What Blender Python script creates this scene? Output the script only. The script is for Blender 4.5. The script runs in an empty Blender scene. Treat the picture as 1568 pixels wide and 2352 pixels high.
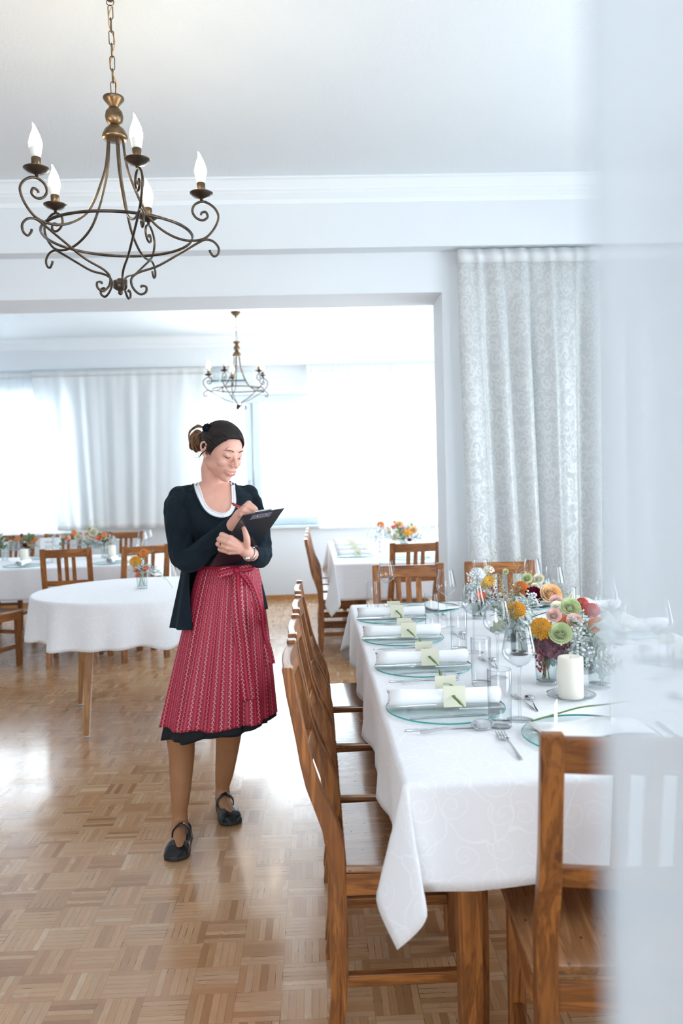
import bpy, bmesh, math, random
import numpy as np
from math import sin, cos, pi, sqrt, atan2, radians, exp, hypot
from mathutils import Vector, Matrix, noise
random.seed(7)
SC = bpy.context.scene
COL = SC.collection
# ------------------------------------------------------------------ camera
CAM_Z = 1.40
def cam_basis(psi, th, rho):
    F = Vector((sin(psi)*cos(th), cos(psi)*cos(th), -sin(th)))
    r0 = Vector((cos(psi), -sin(psi), 0)); u0 = r0.cross(F)
    return r0*cos(rho)-u0*sin(rho), u0*cos(rho)+r0*sin(rho), F
_r, _u, _F = cam_basis(.03205, .03491, .0265)
cd = bpy.data.cameras.new('camera'); cam = bpy.data.objects.new('camera', cd); COL.objects.link(cam)
cam.matrix_world = Matrix(((_r.x, _u.x, -_F.x, 0), (_r.y, _u.y, -_F.y, 0), (_r.z, _u.z, -_F.z, CAM_Z), (0, 0, 0, 1)))
cd.sensor_fit = 'VERTICAL'; cd.sensor_height = 36; cd.sensor_width = 24; cd.lens = 1850/2352*36
cd.clip_start = .05; cd.clip_end = 200
cd.dof.use_dof = True; cd.dof.focus_distance = 2.75; cd.dof.aperture_fstop = 3.0
SC.camera = cam
# ------------------------------------------------------------------ world, light, exposure
SC.view_settings.view_transform = 'Standard'; SC.view_settings.look = 'None'
SC.view_settings.gamma = 1; SC.view_settings.use_curve_mapping = False
SC.view_settings.exposure = 0.04
W = bpy.data.worlds.new('world'); SC.world = W; W.use_nodes = True
bgn = W.node_tree.nodes['Background']; bgn.inputs[0].default_value = (.86, .94, 1.0, 1); bgn.inputs[1].default_value = 5.0
def area(name, loc, direction, sx, sy, power, col=(1, .98, .96)):
    l = bpy.data.lights.new(name, 'AREA'); l.shape = 'RECTANGLE'; l.size = sx; l.size_y = sy; l.energy = power; l.color = col
    o = bpy.data.objects.new(name, l); COL.objects.link(o); o.location = loc
    o.rotation_euler = Vector(direction).to_track_quat('-Z', 'Y').to_euler()
    return o
# daylight standing outside each window opening
area('daylight_back_centre', (.25, 10.35, 1.75), (0, -1, -.08), 3.2, 1.7, 140, (.86, .94, 1))
area('daylight_back_left', (-3.75, 10.35, 1.75), (0, -1, -.08), 1.5, 1.7, 65, (.86, .94, 1))
area('daylight_right_front', (3.05, 1.15, 1.55), (-1, 0, -.1), 1.7, 2.2, 62, (.86, .93, 1))
area('daylight_right_rear', (3.05, 3.35, 1.55), (-1, 0, -.1), 1.4, 2.2, 42, (.86, .93, 1))
area('daylight_behind', (-.9, -2.95, 1.6), (0, 1, -.02), 3.4, 2.0, 62, (.90, .95, 1))
area('daylight_right_hall', (3.05, 7.6, 1.6), (-1, 0, -.1), 3.2, 2.0, 100, (.90, .95, 1))
# ------------------------------------------------------------------ mesh helpers
def link(o, parent=None):
    COL.objects.link(o)
    if parent: o.parent = parent
    return o
def mk(name, verts, faces, mat, parent=None, smooth=True, uvs=None, org=(0, 0, 0), bevel=0, sub=0):
    me = bpy.data.meshes.new(name)
    if org != (0, 0, 0): verts = [(v[0]-org[0], v[1]-org[1], v[2]-org[2]) for v in verts]
    me.from_pydata([tuple(v) for v in verts], [], faces)
    if uvs is not None:
        ul = me.uv_layers.new(name='UVMap')
        for p in me.polygons:
            for li in p.loop_indices: ul.data[li].uv = uvs[me.loops[li].vertex_index]
    if smooth: me.polygons.foreach_set('use_smooth', [True]*len(me.polygons))
    mats = mat if isinstance(mat, (list, tuple)) else [mat]
    for m in mats: me.materials.append(m)
    o = bpy.data.objects.new(name, me); link(o, parent)
    if bevel:
        b = o.modifiers.new('bevel', 'BEVEL'); b.width = bevel; b.segments = 2; b.limit_method = 'ANGLE'; b.angle_limit = .6
    if sub:
        s = o.modifiers.new('sub', 'SUBSURF'); s.levels = sub; s.render_levels = sub
    return o
class MB:
    def __init__(s): s.v = []; s.f = []
    def add(s, v, f):
        n = len(s.v); s.v += [tuple(p) for p in v]; s.f += [tuple(i+n for i in q) for q in f]; return s
    def box(s, x0, y0, z0, x1, y1, z1):
        v = [(x0, y0, z0), (x1, y0, z0), (x1, y1, z0), (x0, y1, z0), (x0, y0, z1), (x1, y0, z1), (x1, y1, z1), (x0, y1, z1)]
        return s.add(v, [(0, 3, 2, 1), (4, 5, 6, 7), (0, 1, 5, 4), (1, 2, 6, 5), (2, 3, 7, 6), (3, 0, 4, 7)])
    def loft(s, rings, cap0=True, cap1=True, closed=True):
        k = len(rings[0]); v = [p for r in rings for p in r]; f = []
        for i in range(len(rings)-1):
            for j in range(k if closed else k-1):
                a = i*k+j; b = i*k+(j+1) % k; f.append((a, b, b+k, a+k))
        if cap0: f.append(tuple(range(k-1, -1, -1)))
        if cap1: f.append(tuple((len(rings)-1)*k+j for j in range(k)))
        return s.add(v, f)
    def tube(s, pts, r, seg=8, flat=None, caps=True):
        """tube along pts, r = radius or list; flat = (w,h) multipliers"""
        P = [Vector(p) for p in pts]; n = len(P); R = r if isinstance(r, (list, tuple)) else [r]*n
        rings = []; up = None
        for i in range(n):
            t = (P[min(i+1, n-1)]-P[max(i-1, 0)])
            if t.length < 1e-9: t = Vector((0, 0, 1))
            t.normalize()
            if up is None:
                up = Vector((0, 0, 1)) if abs(t.z) < .9 else Vector((1, 0, 0))
            a = up - t*up.dot(t)
            if a.length < 1e-6: a = t.orthogonal()
            a.normalize(); b = t.cross(a); up = a
            fw, fh = flat or (1, 1)
            rings.append([P[i]+a*(cos(2*pi*k/seg)*R[i]*fh)+b*(sin(2*pi*k/seg)*R[i]*fw) for k in range(seg)])
        return s.loft(rings, caps, caps)
    def lathe(s, prof, seg=24, c=(0, 0, 0), caps=True):
        rings = [[(c[0]+r*cos(2*pi*k/seg), c[1]+r*sin(2*pi*k/seg), c[2]+z) for k in range(seg)] for r, z in prof]
        return s.loft(rings, caps, caps)
    def ell(s, c, rx, ry, rz, M=None, nu=14, nv=10):
        v = []; f = []
        for i in range(nv+1):
            for j in range(nu):
                th = pi*i/nv; p = Vector((rx*sin(th)*cos(2*pi*j/nu), ry*sin(th)*sin(2*pi*j/nu), rz*cos(th)))
                if M: p = M @ p
                v.append(p+Vector(c))
        for i in range(nv):
            for j in range(nu):
                a = i*nu+j; b = i*nu+(j+1) % nu; f.append((a, b+0, b+nu, a+nu)[::-1])
        return s.add(v, f)
    def build(s, name, mat, parent=None, **k): return mk(name, s.v, s.f, mat, parent, **k)
def crom(pts, n=8):
    """catmull-rom through points"""
    P = [Vector(p) for p in pts]; out = []
    for i in range(len(P)-1):
        p0 = P[max(i-1, 0)]; p1 = P[i]; p2 = P[i+1]; p3 = P[min(i+2, len(P)-1)]
        for k in range(n):
            t = k/n; out.append(.5*((2*p1)+(p2-p0)*t+(2*p0-5*p1+4*p2-p3)*t*t+(3*p1-p0-3*p2+p3)*t**3))
    out.append(P[-1]); return out
def empty(name, loc=(0, 0, 0), rz=0, label=None, cat=None, group=None):
    o = bpy.data.objects.new(name, None); COL.objects.link(o); o.location = loc; o.rotation_euler = (0, 0, rz); o.empty_display_size = .1
    return tag(o, label, cat, group)
def tag(o, label=None, cat=None, group=None, kind=None):
    if label: o['label'] = label
    if cat: o['category'] = cat
    if group: o['group'] = group
    if kind: o['kind'] = kind
    return o
def dup(root, loc=None, rz=None, label=None, group=None):
    r = root.copy(); COL.objects.link(r)
    if loc is not None: r.location = loc
    if rz is not None: r.rotation_euler = (0, 0, rz)
    if label: r['label'] = label
    if group: r['group'] = group
    for ch in list(root.children):
        c = ch.copy(); COL.objects.link(c); c.parent = r
        for g in list(ch.children):
            d = g.copy(); COL.objects.link(d); d.parent = c
    return r
def struct(o): o['kind'] = 'structure'; return o
# ------------------------------------------------------------------ material helpers
class NT:
    def __init__(s, name):
        s.m = bpy.data.materials.new(name); s.m.use_nodes = True; s.t = s.m.node_tree; s.n = s.t.nodes
        s.p = s.n['Principled BSDF']; s.out = s.n['Material Output']
    def node(s, typ, **k):
        n = s.n.new(typ)
        for a, b in k.items(): setattr(n, a, b)
        return n
    def l(s, a, b): s.t.links.new(a, b)
    def _set(s, inp, v):
        if hasattr(v, 'is_output'): s.l(v, inp)
        elif v is not None: inp.default_value = v
    def math(s, op, a, b=None, c=None, clamp=False):
        n = s.node('ShaderNodeMath', operation=op); n.use_clamp = clamp
        s._set(n.inputs[0], a); s._set(n.inputs[1], b)
        if c is not None: s._set(n.inputs[2], c)
        return n.outputs[0]
    def mix(s, f, a, b):
        n = s.node('ShaderNodeMix', data_type='RGBA'); s._set(n.inputs[0], f)
        s._set(n.inputs[6], a if hasattr(a, 'is_output') else (*a, 1)); s._set(n.inputs[7], b if hasattr(b, 'is_output') else (*b, 1)); return n.outputs[2]
    def mixs(s, f, a, b):
        n = s.node('ShaderNodeMixShader'); s._set(n.inputs[0], f); s.l(a, n.inputs[1]); s.l(b, n.inputs[2]); return n.outputs[0]
    def coord(s, out='Object', scale=(1, 1, 1), rot=(0, 0, 0), loc=(0, 0, 0)):
        c = s.node('ShaderNodeTexCoord'); m = s.node('ShaderNodeMapping'); s.l(c.outputs[out], m.inputs[0])
        m.inputs['Scale'].default_value = scale; m.inputs['Rotation'].default_value = rot; m.inputs['Location'].default_value = loc
        return m.outputs[0]
    def noise(s, vec, scale=5, detail=3, rough=.5, dist=0, out=0):
        n = s.node('ShaderNodeTexNoise'); s.l(vec, n.inputs['Vector']); n.inputs['Scale'].default_value = scale
        n.inputs['Detail'].default_value = detail; n.inputs['Roughness'].default_value = rough; n.inputs['Distortion'].default_value = dist
        return n.outputs[out]
    def ramp(s, f, stops):
        n = s.node('ShaderNodeValToRGB'); s.l(f, n.inputs[0]); r = n.color_ramp
        while len(r.elements) > 1: r.elements.remove(r.elements[-1])
        for i, (p, c) in enumerate(stops):
            e = r.elements[0] if i == 0 else r.elements.new(p)
            e.position = p; e.color = (*c, 1) if len(c) == 3 else c
        return n.outputs[0]
    def bump(s, h, strength=.3, dist=.01):
        n = s.node('ShaderNodeBump'); n.inputs['Strength'].default_value = strength; n.inputs['Distance'].default_value = dist
        s.l(h, n.inputs['Height']); return n.outputs[0]
def sset(p, **k):
    for a, b in k.items():
        a = a.replace('_', ' ')
        if a in p.inputs: p.inputs[a].default_value = b
def simple(name, col, rough=.5, metal=0, nscale=0, namp=.1, bump=0, spec=.5, **k):
    s = NT(name); sset(s.p, Roughness=rough, Metallic=metal, **k); s.p.inputs['Specular IOR Level'].default_value = spec
    if nscale:
        nz = s.noise(s.coord(), nscale, 4)
        c2 = tuple(max(0, c*(1-namp*2)) for c in col); c1 = tuple(min(1, c*(1+namp)) for c in col)
        s.l(s.ramp(nz, [(.3, c2), (.7, c1)]), s.p.inputs['Base Color'])
        if bump: s.l(s.bump(nz, bump, .004), s.p.inputs['Normal'])
    else: s.p.inputs['Base Color'].default_value = (*col, 1)
    return s.m
def glassy(name, tint=(.97, .99, .99), edge=(.55, .66, .70), ior=1.45, boost=1.0, rough=0.0):
    """thin clear glass: fresnel mirror over a see-through layer, slightly coloured where seen edge on"""
    s = NT(name); s.n.remove(s.p)
    tr = s.node('ShaderNodeBsdfTransparent'); gl = s.node('ShaderNodeBsdfGlossy'); gl.inputs['Roughness'].default_value = rough
    lw = s.node('ShaderNodeLayerWeight'); lw.inputs[0].default_value = .35
    e = s.math('POWER', lw.outputs['Facing'], 1.5)
    s.l(s.mix(e, tint, edge), tr.inputs[0])
    ge = s.node('ShaderNodeNewGeometry'); fr = s.node('ShaderNodeFresnel')
    s.l(s.math('ADD', s.math('MULTIPLY', ge.outputs['Backfacing'], 1/ior-ior), ior), fr.inputs[0])   # same mirror strength from both sides of the thin wall
    f = s.math('MULTIPLY', fr.outputs[0], boost, clamp=True)
    s.l(s.mixs(f, tr.outputs[0], gl.outputs[0]), s.out.inputs[0]); return s.m
def wood(name, dark, light, axis=2, rough=.42, scale=1.0, knots=False, coat=.08):
    s = NT(name); sc = [26*scale]*3; sc[axis] = 2.2*scale
    oi = s.node('ShaderNodeObjectInfo')
    tc = s.node('ShaderNodeTexCoord'); off = s.node('ShaderNodeVectorMath', operation='ADD'); s.l(tc.outputs['Object'], off.inputs[0])
    cx = s.node('ShaderNodeCombineXYZ')
    for i in range(3): s.l(s.math('MULTIPLY', oi.outputs['Random'], 3.1+i), cx.inputs[i])
    s.l(cx.outputs[0], off.inputs[1])
    mp = s.node('ShaderNodeMapping'); s.l(off.outputs[0], mp.inputs[0]); mp.inputs['Scale'].default_value = sc
    n1 = s.noise(mp.outputs[0], 1.0, 5, .6, 1.2)
    mp2 = s.node('ShaderNodeMapping'); s.l(off.outputs[0], mp2.inputs[0]); mp2.inputs['Scale'].default_value = [c*5 for c in sc]
    n2 = s.noise(mp2.outputs[0], 1.0, 2, .5)
    g = s.math('ADD', s.math('MULTIPLY', n1, .75), s.math('MULTIPLY', n2, .25))
    rings = s.math('MULTIPLY_ADD', s.math('SINE', s.math('MULTIPLY', n1, 34)), .10, g)
    col = s.ramp(rings, [(.30, dark), (.52, tuple((a+b)/2 for a, b in zip(dark, light))), (.72, light)])
    if knots:
        v = s.node('ShaderNodeTexVoronoi'); mp3 = s.node('ShaderNodeMapping'); s.l(off.outputs[0], mp3.inputs[0])
        k = [9, 9, 9]; k[axis] = 5; mp3.inputs['Scale'].default_value = k; s.l(mp3.outputs[0], v.inputs['Vector']); v.inputs['Randomness'].default_value = 1
        kn = s.math('LESS_THAN', v.outputs['Distance'], .13)
        col = s.mix(s.math('MULTIPLY', kn, .75), col, tuple(c*.25 for c in dark))
    hv = s.node('ShaderNodeHueSaturation'); s.l(col, hv.inputs['Color']); s.l(s.math('MULTIPLY_ADD', oi.outputs['Random'], .3, .85), hv.inputs['Value'])
    s.l(hv.outputs[0], s.p.inputs['Base Color']); sset(s.p, Roughness=rough, Coat_Weight=coat, Coat_Roughness=.12)
    s.l(s.bump(n2, .12, .002), s.p.inputs['Normal']); return s.m
# ------------------------------------------------------------------ materials of the room
def mat_wall(name, col, bscale=160, bstr=.12):
    s = NT(name); c = s.coord(); nz = s.noise(c, bscale, 3); big = s.noise(c, 1.3, 2)
    s.l(s.ramp(big, [(.3, tuple(x*.97 for x in col)), (.7, col)]), s.p.inputs['Base Color'])
    sset(s.p, Roughness=.85); s.p.inputs['Specular IOR Level'].default_value = .2
    s.l(s.bump(nz, bstr, .004), s.p.inputs['Normal']); return s.m
M_wall = mat_wall('painted_plaster', (.77, .81, .845))
M_ceil = mat_wall('textured_ceiling', (.79, .85, .89), 55, .5)
M_trimw = mat_wall('white_moulding', (.84, .89, .92), 40, .02)
M_frame = simple('white_window_frame', (.66, .76, .81), .35)
M_pane = glassy('window_pane', (.98, .99, 1), (.9, .95, .97), 1.3)
M_ledge = simple('wooden_baseboard', (.50, .24, .09), .4, nscale=20, namp=.12)
def mat_parquet():
    s = NT('mosaic_parquet'); S = .1255
    tc = s.node('ShaderNodeTexCoord'); sp = s.node('ShaderNodeSeparateXYZ'); s.l(tc.outputs['Object'], sp.inputs[0])
    u = s.math('DIVIDE', s.math('ADD', sp.outputs[0], .507+S*40), S); v = s.math('DIVIDE', s.math('ADD', sp.outputs[1], S*60-2.318+S*4), S)
    iu = s.math('FLOOR', u); iv = s.math('FLOOR', v); fu = s.math('FRACT', u); fv = s.math('FRACT', v)
    par = s.math('MODULO', s.math('ADD', iu, iv), 2)
    par = s.math('GREATER_THAN', s.math('ABSOLUTE', par), .5)
    across = s.math('ADD', s.math('MULTIPLY', fu, par), s.math('MULTIPLY', fv, s.math('SUBTRACT', 1, par)))
    along = s.math('ADD', s.math('MULTIPLY', fv, par), s.math('MULTIPLY', fu, s.math('SUBTRACT', 1, par)))
    NS = 6
    st = s.math('MULTIPLY', across, NS); ist = s.math('FLOOR', st); fst = s.math('FRACT', st)
    cid = s.node('ShaderNodeCombineXYZ'); s.l(iu, cid.inputs[0]); s.l(iv, cid.inputs[1]); s.l(s.math('ADD', ist, s.math('MULTIPLY', par, 10)), cid.inputs[2])
    wn = s.node('ShaderNodeTexWhiteNoise', noise_dimensions='3D'); s.l(cid.outputs[0], wn.inputs[0])
    cid2 = s.node('ShaderNodeCombineXYZ'); s.l(iu, cid2.inputs[0]); s.l(iv, cid2.inputs[1])
    wb = s.node('ShaderNodeTexWhiteNoise', noise_dimensions='2D'); s.l(cid2.outputs[0], wb.inputs[0])
    rnd = s.math('ADD', s.math('MULTIPLY', wn.outputs[0], .6), s.math('MULTIPLY', wb.outputs[0], .4))
    base = s.ramp(rnd, [(.05, (.37, .185, .085)), (.35, (.54, .30, .145)), (.6, (.64, .385, .205)), (.8, (.58, .36, .20)), (.97, (.76, .53, .34))])
    # grain along each strip
    gv = s.node('ShaderNodeCombineXYZ'); s.l(s.math('MULTIPLY', along, 1.5), gv.inputs[0]); s.l(s.math('MULTIPLY', across, 28), gv.inputs[1]); s.l(s.math('MULTIPLY', wn.outputs[0], 50), gv.inputs[2])
    gr = s.noise(gv.outputs[0], 1.6, 4, .65, .6)
    col = s.mix(s.math('MULTIPLY', s.math('SUBTRACT', gr, .35, clamp=True), 1.1), base, (.30, .15, .07))
    # joints
    e1 = s.math('MINIMUM', fst, s.math('SUBTRACT', 1, fst)); e1 = s.math('LESS_THAN', e1, s.math('MULTIPLY_ADD', wn.outputs[0], .05, .02))
    e2 = s.math('MINIMUM', along, s.math('SUBTRACT', 1, along)); e2 = s.math('LESS_THAN', e2, .006)
    jn = s.math('MAXIMUM', e1, e2)
    wear = s.noise(s.coord(scale=(1, 1, 1)), 9, 3)
    jw = s.math('MULTIPLY', jn, s.math('MULTIPLY_ADD', s.math('GREATER_THAN', wear, .60), .5, .33))
    col = s.mix(jw, col, (.045, .028, .02))
    s.l(col, s.p.inputs['Base Color'])
    sm = s.noise(s.coord(), 2.2, 5, .6); fine = s.noise(s.coord(scale=(3, 1, 1)), 60, 3)
    s.l(s.math('ADD', s.math('MULTIPLY_ADD', sm, .16, .13), s.math('MULTIPLY', wn.outputs[0], .07)), s.p.inputs['Roughness'])
    tilt = s.node('ShaderNodeTexWhiteNoise', noise_dimensions='3D')
    hgt = s.math('ADD', s.math('MULTIPLY', fine, .12), s.math('SUBTRACT', 0, s.math('MULTIPLY', jn, .8)))
    hgt = s.math('ADD', hgt, s.math('MULTIPLY', wn.outputs[0], s.math('MULTIPLY', fst, .7)))
    s.l(s.bump(hgt, .22, .0012), s.p.inputs['Normal']); s.p.inputs['Specular IOR Level'].default_value = .62
    sset(s.p, Coat_Weight=.35, Coat_Roughness=.12); return s.m
M_floor = mat_parquet()
def swirl(s, cell=.075, pitch=.021, line=.105, vec=None):
    """scrollwork of spirals joined by winding stems, in metres on the cloth's own UV; returns a 0..1 line mask"""
    c = vec or s.coord('UV')
    nz = s.node('ShaderNodeTexNoise'); s.l(c, nz.inputs['Vector']); nz.inputs['Scale'].default_value = .8/cell; nz.inputs['Detail'].default_value = 1
    ad = s.node('ShaderNodeVectorMath', operation='MULTIPLY_ADD'); s.l(nz.outputs['Color'], ad.inputs[0]); ad.inputs[1].default_value = (cell*.35,)*3; s.l(c, ad.inputs[2])
    v = s.node('ShaderNodeTexVoronoi', voronoi_dimensions='2D'); s.l(ad.outputs[0], v.inputs['Vector']); v.inputs['Scale'].default_value = 1/cell; v.inputs['Randomness'].default_value = .55
    sc = s.node('ShaderNodeVectorMath', operation='SUBTRACT'); s.l(ad.outputs[0], sc.inputs[0]); s.l(v.outputs['Position'], sc.inputs[1])
    sp = s.node('ShaderNodeSeparateXYZ'); s.l(sc.outputs[0], sp.inputs[0])
    r = s.math('SQRT', s.math('ADD', s.math('MULTIPLY', sp.outputs[0], sp.outputs[0]), s.math('MULTIPLY', sp.outputs[1], sp.outputs[1])))
    ang = s.math('DIVIDE', s.math('ARCTAN2', sp.outputs[1], sp.outputs[0]), 2*pi)
    cc = s.node('ShaderNodeSeparateColor'); s.l(v.outputs['Color'], cc.inputs[0])
    sg = s.math('MULTIPLY_ADD', s.math('GREATER_THAN', cc.outputs[0], .5), 2, -1)
    ph = s.math('FRACT', s.math('ADD', s.math('ADD', s.math('DIVIDE', r, pitch), s.math('MULTIPLY', ang, sg)), cc.outputs[1]))
    spm = s.math('MULTIPLY', s.math('LESS_THAN', s.math('ABSOLUTE', s.math('SUBTRACT', ph, .5)), line*.5), s.math('LESS_THAN', r, cell*.46))
    n2 = s.node('ShaderNodeTexNoise'); s.l(c, n2.inputs['Vector']); n2.inputs['Scale'].default_value = .55/cell; n2.inputs['Detail'].default_value = 2
    a2 = s.node('ShaderNodeVectorMath', operation='MULTIPLY_ADD'); s.l(n2.outputs['Color'], a2.inputs[0]); a2.inputs[1].default_value = (cell*2.2,)*3; s.l(c, a2.inputs[2])
    ve = s.node('ShaderNodeTexVoronoi', voronoi_dimensions='2D', feature='DISTANCE_TO_EDGE'); s.l(a2.outputs[0], ve.inputs['Vector']); ve.inputs['Scale'].default_value = .62/cell
    st = s.math('LESS_THAN', ve.outputs['Distance'], .013)
    return s.math('MAXIMUM', spm, st)
def mat_cloth(name, col, sw=True, rough=.75, scale=9, bstr=.35):
    s = NT(name); weave = s.noise(s.coord(), 900, 1)
    sset(s.p, Roughness=rough, Sheen_Weight=.2); s.p.inputs['Specular IOR Level'].default_value = .35
    if sw:
        m = swirl(s); s.l(s.mix(s.math('MULTIPLY', m, .8), col, tuple(min(1, c*1.09) for c in col)), s.p.inputs['Base Color'])
        s.l(s.math('MULTIPLY_ADD', m, -.35, rough), s.p.inputs['Roughness'])
        h = s.math('ADD', s.math('MULTIPLY', m, 1.0), s.math('MULTIPLY', weave, .15)); s.l(s.bump(h, bstr, .003), s.p.inputs['Normal'])
    else:
        s.p.inputs['Base Color'].default_value = (*col, 1); s.l(s.bump(weave, .15, .002), s.p.inputs['Normal'])
    return s.m
M_cloth = mat_cloth('white_damask_tablecloth', (.80, .80, .825))
M_napkin = mat_cloth('white_napkin_linen', (.90, .91, .93), False)
def mat_sheer(name, col, trans, transl=.5, pattern=False, pamp=.35):
    s = NT(name); s.n.remove(s.p)
    df = s.node('ShaderNodeBsdfDiffuse'); tl = s.node('ShaderNodeBsdfTranslucent'); tr = s.node('ShaderNodeBsdfTransparent')
    for n in (df, tl): n.inputs[0].default_value = (*col, 1)
    body = s.mixs(transl, df.outputs[0], tl.outputs[0])
    if pattern:
        c = s.coord('UV'); m = swirl(s, .085, .028, .42, c); m2 = s.math('GREATER_THAN', s.noise(c, 16, 2, .5, 2.5), .56)
        m = s.math('GREATER_THAN', s.math('MAXIMUM', m, m2), .5)
        gl = s.node('ShaderNodeBsdfGlossy'); gl.inputs[0].default_value = (.95, .95, .95, 1); gl.inputs['Roughness'].default_value = .42
        d2 = s.node('ShaderNodeBsdfDiffuse'); d2.inputs[0].default_value = (.915, .93, .925, 1); sat = s.mixs(.24, d2.outputs[0], gl.outputs[0]); body = s.mixs(m, body, sat)
        f = s.math('MULTIPLY_ADD', m, -trans*.7, trans)
        s.l(s.mixs(f, body, tr.outputs[0]), s.out.inputs[0])
    else:
        s.l(s.mixs(trans, body, tr.outputs[0]), s.out.inputs[0])
    return s.m
M_sheer_far = mat_sheer('sheer_voile_window', (.93, .95, .96), .30, .6)
M_heavy = mat_sheer('white_curtain_fabric', (.92, .94, .95), .0, .45)
M_damask = mat_sheer('damask_curtain_fabric', (.85, .865, .862), .08, .25, True)
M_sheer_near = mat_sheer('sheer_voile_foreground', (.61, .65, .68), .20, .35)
# ------------------------------------------------------------------ room shell
H = 3.20
XL, XR, YB, YF = -5.2, 2.75, -2.6, 9.87
def box_obj(name, x0, y0, z0, x1, y1, z1, mat, parent=None, bevel=0):
    return MB().box(x0, y0, z0, x1, y1, z1).build(name, mat, parent, smooth=False, bevel=bevel)
struct(box_obj('floor', XL-.2, YB-.2, -.1, XR+.2, YF+.25, 0, M_floor))
struct(box_obj('ceiling', XL-.2, YB-.2, H, XR+.2, YF+.25, H+.15, M_ceil))
def wall_with_holes(name, axis, c0, c1, a0, a1, holes, mat):
    """wall slab between c0..c1 across its thickness, spanning a0..a1 and 0..H, holes = [(s0,s1,z0,z1)]"""
    b = MB(); cuts = sorted({a0, a1, *[h[0] for h in holes], *[h[1] for h in holes]})
    def bx(s0, s1, z0, z1):
        if s1-s0 < 1e-4 or z1-z0 < 1e-4: return
        if axis == 'y': b.box(s0, c0, z0, s1, c1, z1)
        else: b.box(c0, s0, z0, c1, s1, z1)
    for s0, s1 in zip(cuts, cuts[1:]):
        hh = [h for h in holes if h[0] <= s0+1e-6 and h[1] >= s1-1e-6]
        if hh: bx(s0, s1, 0, hh[0][2]); bx(s0, s1, hh[0][3], H)
        else: bx(s0, s1, 0, H)
    return struct(b.build(name, mat, smooth=False))
WZ0, WZ1 = .91, 2.52
wall_with_holes('wall_back', 'y', YF, YF+.25, XL-.2, XR+.2, [(-1.42, 1.95, WZ0, WZ1), (-4.55, -2.95, WZ0, WZ1)], M_wall)
wall_with_holes('wall_right', 'x', XR, XR+.2, YB-.2, YF+.25, [(.3, 2.0, .45, 2.65), (2.65, 4.05, .45, 2.65), (6.0, 9.2, .6, 2.6)], M_wall)
wall_with_holes('wall_left', 'x', XL-.2, XL, YB-.2, YF+.25, [], M_wall)
wall_with_holes('wall_front', 'y', YB-.2, YB, XL-.2, XR+.2, [(-2.6, .8, .6, 2.6)], M_wall)
# dividing wall with the wide opening
wall_with_holes('wall_divider', 'y', 4.99, 5.36, XL, XR, [(-4.4, .815, 0, 2.566)], M_wall)
struct(box_obj('trim_1', XL, 4.87, 2.812, XR, 4.99, H, M_wall)).name = 'trim_1'
struct(box_obj('trim_2', XL, YF-.12, 2.85, XR, YF, H, M_wall))
def cornice(name, x0, x1, y, flip=-1):
    prof = [(0, 3.075), (-.006, 3.075), (-.010, 3.10), (-.045, 3.125), (-.052, 3.135), (-.062, 3.140), (-.064, 3.150), (-.095, 3.185), (-.11, 3.19), (-.11, H+.0), (0, H+.0)]
    b = MB(); r = [[(x, y+(-flip)*p[0], p[1]) for p in prof] for x in (x0, x1)]
    b.loft(r); return struct(b.build(name, M_trimw, smooth=False))
cornice('trim_3', XL, XR, 4.87); cornice('trim_4', XL, XR, YF-.12)
struct(box_obj('baseboard_back', XL, YF-.018, 0, XR, YF, .06, M_ledge))
struct(box_obj('baseboard_divider', .86, 4.972, 0, XR, 4.99, .06, M_ledge))
# ------------------------------------------------------------------ windows
def window(name, axis, c, s0, s1, z0, z1, mull=(), sill=True, fw=.07):
    fr = MB(); D = .035
    def bx(m, a0, a1, b0, b1, d0=-D, d1=D):
        if axis == 'y': m.box(a0, c+d0, b0, a1, c+d1, b1)
        else: m.box(c+d0, a0, b0, c+d1, a1, b1)
    bx(fr, s0, s1, z0, z0+fw); bx(fr, s0, s1, z1-fw, z1); bx(fr, s0, s0+fw, z0+fw, z1-fw); bx(fr, s1-fw, s1, z0+fw, z1-fw)
    for m0, m1 in mull: bx(fr, m0, m1, z0+fw, z1-fw)
    root = struct(fr.build(name, M_frame, smooth=False, bevel=.006))
    p = MB(); edges = [s0+fw]+[x for m in mull for x in m]+[s1-fw]
    for i in range(0, len(edges), 2): bx(p, edges[i], edges[i+1], z0+fw, z1-fw, -.006, .006)
    p.build('window_pane', M_pane, root, smooth=False)
    if sill and axis == 'y':
        MB().box(s0-.05, YF-.055, z0-.035, s1+.05, c-D, z0).build('window_sill', M_frame, root, smooth=False, bevel=.005)
    return root
w1 = window('window_1', 'y', YF+.13, -1.42, 1.95, WZ0, WZ1, [(-.84, -.655), (.55, .70)], fw=.10)
h = MB(); h.box(-.80, YF+.07, 1.42, -.775, YF+.095, 1.47); h.tube([(-.7875, YF+.06, 1.45), (-.7875, YF+.05, 1.44), (-.7875, YF+.05, 1.32)], .009, 8)
h.box(-.758, YF+.088, 1.01, -.735, YF+.096, 2.42)
h.build('window_handle', simple('grey_metal_handle', (.50, .56, .60), .4, .3), w1)
window('window_2', 'y', YF+.13, -4.55, -2.95, WZ0, WZ1, [(-3.8, -3.7)])
window('window_3', 'x', XR+.1, .3, 2.0, .45, 2.65, [(1.12, 1.2)])
window('window_4', 'x', XR+.1, 2.65, 4.05, .45, 2.65, [])
window('window_5', 'x', XR+.1, 6.0, 9.2, .6, 2.6, [(7.55, 7.65)])
window('window_6', 'y', YB-.1, -2.6, .8, .6, 2.6, [(-.95, -.85)], sill=False)
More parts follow.
